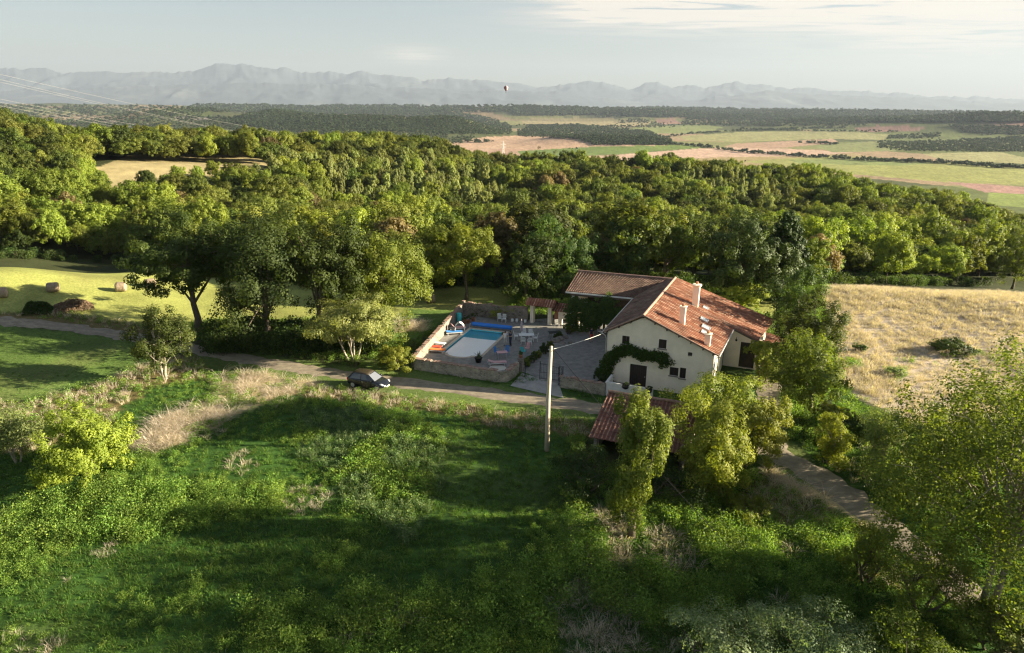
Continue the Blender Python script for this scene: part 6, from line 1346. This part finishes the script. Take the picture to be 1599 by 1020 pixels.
# ------------------------------------------------------------------ pole, wires, shed, bales, pylon, balloon
def build_pole():
    base = T(854, 704); d = RAYY(863, 541, base.y); hp = d.z-base.z; M_CONC = simple('pole_concrete', (.55, .46, .35), .9, var=.15, scale=2, bump=.01)
    t = thing('utility_pole', base, 0, 'tall pale tapering utility pole standing between the meadow and the road', 'utility pole')
    b = MB(); b.tube([(0, 0, -.4), (0, 0, hp*.5), (.12, 0, hp)], [.21, .17, .12], 4 if False else 10); b.build('shaft', M_CONC, t, True)
    i = MB(); i.cyl((-.12, -.02, hp-.25), (.36, -.02, hp-.25), .03, 6); i.lathe([(.02, 0), (.05, .04), (.03, .1)], (.34, -.02, hp-.23), 8); i.build('bracket', M_ZINC, t)
    top = base+Vector((.3, 0, hp-.2)); s, z = gpl(946, 519, -.3); e = HL(s, -.3, z)
    def wire(a, b_, sag, r0, label, m_=None, grp=None, name='overhead_wire'):
        pts = [a.lerp(b_, k/14)+Vector((0, 0, -sag*4*(k/14)*(1-k/14))) for k in range(15)]; o = MB().tube([p-a for p in pts], r0, 5).build(name, m_ or M_ZINC, None, True); o.location = a; tag(o, label, 'wire', grp)
    wire(top, e, .1, .018, 'pale insulated wire from the utility pole to the left eave of the farmhouse', M_WHITE)
    far_ = G(1150, 880)[0]; wire(top, Vector((far_[0], far_[1], far_[2]+.6)), .3, .022, 'dark wire running from the pole top down past the shed to the lower right', M_IRON)
build_pole()
def build_shed():
    a = PZ(950, 612, 3.3); b = PZ(1088, 634, 3.3); u = (b-a); u.z = 0; L_ = u.length; u.normalize(); n_ = Vector((u.y, -u.x, 0)); rz = math.atan2(u.y, u.x)
    gz = -.1; t = thing('shed', (a.x, a.y, 0), rz, 'old shed below the road with a large dull red tiled roof and black opening', 'shed')
    roof_sheet('roof', (0, 0, 3.3), (L_, 0, 3.3), (-.3, -4.5, 1.35), (L_+.2, -4.5, 1.35), t, tile_mat('shaded_red_tiles', (.14, .06, .045), (.24, .11, .08), (.19, .08, .06), (.36, .26, .2)), period=.3, amp=.04)  # front slope tiles darkened: shade of the neighbouring trees put into the colour
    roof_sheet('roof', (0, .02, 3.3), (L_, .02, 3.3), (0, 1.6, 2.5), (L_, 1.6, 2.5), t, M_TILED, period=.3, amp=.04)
    rd = MB(); rd.tube([(k*L_/10, 0, 3.38+.02*math.sin(k*2)) for k in range(11)], .12, 8); rd.build('ridge_tiles', M_CAP, t)
    MB().box((L_/2, 1.35, 1.0), (L_-.2, .3, 2.9)).build('back_wall', M_STONE, t)
    for x in (.15, L_-.3): 
        w = MB(); w.add([(x-.12, 1.3, -.7), (x-.12, -4.1, -.7), (x-.12, -4.1, 1.38), (x-.12, 0, 3.15), (x-.12, 1.3, 2.6), (x+.12, 1.3, -.7), (x+.12, -4.1, -.7), (x+.12, -4.1, 1.38), (x+.12, 0, 3.15), (x+.12, 1.3, 2.6)], [(0, 1, 2, 3, 4), (9, 8, 7, 6, 5)]+[(i, 5+i, 5+(i+1) % 5, (i+1) % 5) for i in range(5)]); w.build('end_wall', M_STONE, t)
    ps = MB()
    for k in range(4): ps.box((.4+k*(L_-.8)/3, -4.05, .3), (.16, .16, 2.0))
    ps.build('posts', M_WOOD, t)
build_shed()
M_HAY = ramp_mat('hay', [(.3, (.20, .14, .09)), (.5, (.32, .24, .16)), (.7, (.44, .35, .25))], 6, bump=.05, stretch=(1, 1, 1))
def bale(px, py, rz, label, dark=False):
    p = T(px, py); t = thing('hay_bale', p, rz, label, 'hay bale', 'round hay bales on the mown field'); r = np.random.default_rng(int(px)); b = MB(); n = 26
    pts = [(x, 0, .60) for x in np.linspace(-.62, .62, 9)]; b.tube(pts, [.50, .59, .61, .60, .61, .60, .61, .59, .50], n); b.v = [(x, y*(1+.02*r.normal()), z*(1+.015*r.normal()) if z > .05 else z) for x, y, z in b.v]; b.build('bale', M_HAY, t, True)
    s = MB()
    for x in np.linspace(-.5, .5, 7): s.tube([(x, .612*math.cos(a), .6+.612*math.sin(a)) for a in np.linspace(0, 6.283, 22)], .006, 4)
    s.build('twine', M_WOOD, t)
for q in ((3, 465, .5, 'round hay bale cut by the left edge of the photo'), (84, 456, .35, 'round hay bale left of centre in the field above the brush heap'), (190, 455, .3, 'round hay bale in full sun between the brush heap and the oak'), (236, 449, .3, 'round hay bale half in the shade of the big oak'), (22, 402, .3, 'far round hay bale against the wood in the top left of the field'), (672, 473, .2, 'lone dark hay bale in shade behind the pool')): bale(*q)
def brush_heap(a, b, h, mat, label, seed):
    A_, B_ = T(*a), T(*b); c = (A_+B_)/2; L_ = (B_-A_).length; r = np.random.default_rng(seed); n = 9000; C = np.stack([r.uniform(-.5, .5, n)*L_, r.normal(size=n)*.55, np.zeros(n)], 1); hh = h*(.6+.5*fbm(C[:, 0]*.9, C[:, 0]*0, 3, seed))*np.clip(1-(2*np.abs(C[:, 0])/L_)**4, 0, 1); C[:, 2] = hh*r.uniform(0, 1, n)**.6*np.exp(-(C[:, 1]/.9)**2)
    V, Fq = leaf_quads(C, unit(n, r)*.7+np.array([0, 0, .6]), .28, r, .3); o = obj('brush_heap', np_mesh('brush_heap', V, Fq, mat, np.repeat(r.uniform(0, 1, n), 4)), None, c); o.rotation_euler.z = math.atan2((B_-A_).y, (B_-A_).x); tag(o, label, 'brush heap')
M_TWIG = leafmat('dead_twigs', (.12, .08, .05), (.30, .22, .14), trans=.15)
brush_heap((36, 486), (84, 486), 1.3, M_DARK, 'dark green overgrown end of the brush heap on the mown field', 3); brush_heap((78, 484), (146, 481), 1.3, M_TWIG, 'long heap of dead brown brushwood on the mown field', 4)
def build_pylon():
    r_ = 1800.; az = (785-W_/2)/F_/_cp; y = r_/math.sqrt(1+az*az); x = az*y; z = Hz(x, y); t = thing('lattice_pylon', (x, y, z), .4, 'pale lattice electricity pylon standing on the plain beyond the wood', 'pylon'); M_PY = simple('galvanised_steel', (.7, .7, .68), .5, metal=.3)
    b = MB(); H = 40.; lv = [(0, 4.2), (9, 3.0), (18, 2.0), (25, 1.3), (32, 1.1), (H, .5)]
    for sx in (-1, 1):
        for sy in (-1, 1): b.tube([(sx*w, sy*w, h) for h, w in lv], .22, 4)
    b.build('legs', M_PY, t); c = MB()
    for (h0, w0), (h1, w1) in zip(lv[:-1], lv[1:]):
        for s in (-1, 1): c.cyl((-w0, s*w0, h0), (w1, s*w1, h1), .13, 4); c.cyl((w0, s*w0, h0), (-w1, s*w1, h1), .13, 4); c.cyl((s*w0, -w0, h0), (s*w1, w1, h1), .13, 4); c.cyl((s*w0, w0, h0), (s*w1, -w1, h1), .13, 4)
    c.build('bracing', M_PY, t)
    for h, w in ((25, 8.5), (32, 7)):
        a = MB(); a.tube([(-w, 0, h), (0, 0, h+1.4), (w, 0, h)], .3, 4); a.tube([(-w, 0, h), (0, 0, h-.6), (w, 0, h)], .2, 4); a.build('cross_arm', M_PY, t)
    M_W = simple('bright_cable', (.4, .38, .35), .5, metal=0.)
    ends = [Vector((x+s*w*math.cos(.4), y+s*w*math.sin(.4), z+h)) for h, w in ((25, 8.5), (32, 7)) for s in (-1, 1)]+[Vector((x, y, z+H)), Vector((x-3, y, z+32))]
    sp = [(-260, 60, 420), (-260, 66, 424), (-300, 98, 410), (-300, 106, 414), (-260, 54, 422), (-300, 92, 412)]
    nm = ['upper pair, higher', 'upper pair, lower', 'lower pair, higher', 'lower pair, lower', 'topmost', 'lower group, middle']
    for k, (px, py, yy) in enumerate(sp):
        a = RAYY(px, py, yy); e = ends[k]; sag = (38, 38, 42, 42, 36, 41)[k]; pts = [a.lerp(e, q/60)+Vector((0, 0, -sag*4*(q/60)*(1-q/60))) for q in range(61)]; o = MB().tube([p-a for p in pts], .05, 4).build('power_cable', M_W, None, True); o.location = a
        tag(o, f'thin bright power cable sagging from the left towards the pylon ({nm[k]})', 'cable', 'power cables across the left of the valley')
build_pylon()
def build_balloon():
    p = RAYY(790, 143, 2000); t = thing('hot_air_balloon', p, .3, 'tiny dark red and white hot-air balloon floating in front of the mountains', 'hot-air balloon'); c = [simple('balloon_maroon', (.16, .05, .05), .7), simple('balloon_white', (.75, .66, .64), .7)]
    prof = [(a_*.68, b_*.68) for a_, b_ in [(1.0, 0), (3.2, 3.2), (6.0, 7.5), (8.2, 12), (8.6, 15), (7.6, 18.2), (5.2, 20.8), (2.2, 22.2), (.2, 22.6)]]; me = MB().lathe(prof, n=24).mesh('envelope', c[0], True); me.materials.append(c[1])
    for f in me.polygons: f.material_index = 1 if ((math.atan2(f.center.y, f.center.x) > -1.3 and math.atan2(f.center.y, f.center.x) < .5 and f.center.z > 6) or (4.0 < f.center.z < 5.5)) else 0
    obj('envelope', me, t); MB().box((0, 0, -3.4), (1.7, 1.7, 1.3)).build('basket', M_WOOD, t); r = MB()
    for sx in (-1, 1):
        for sy in (-1, 1): r.cyl((sx*.8, sy*.8, -2.8), (sx*.6, sy*.6, .1), .05, 4)
    r.build('ropes', M_WOOD, t)
build_balloon()
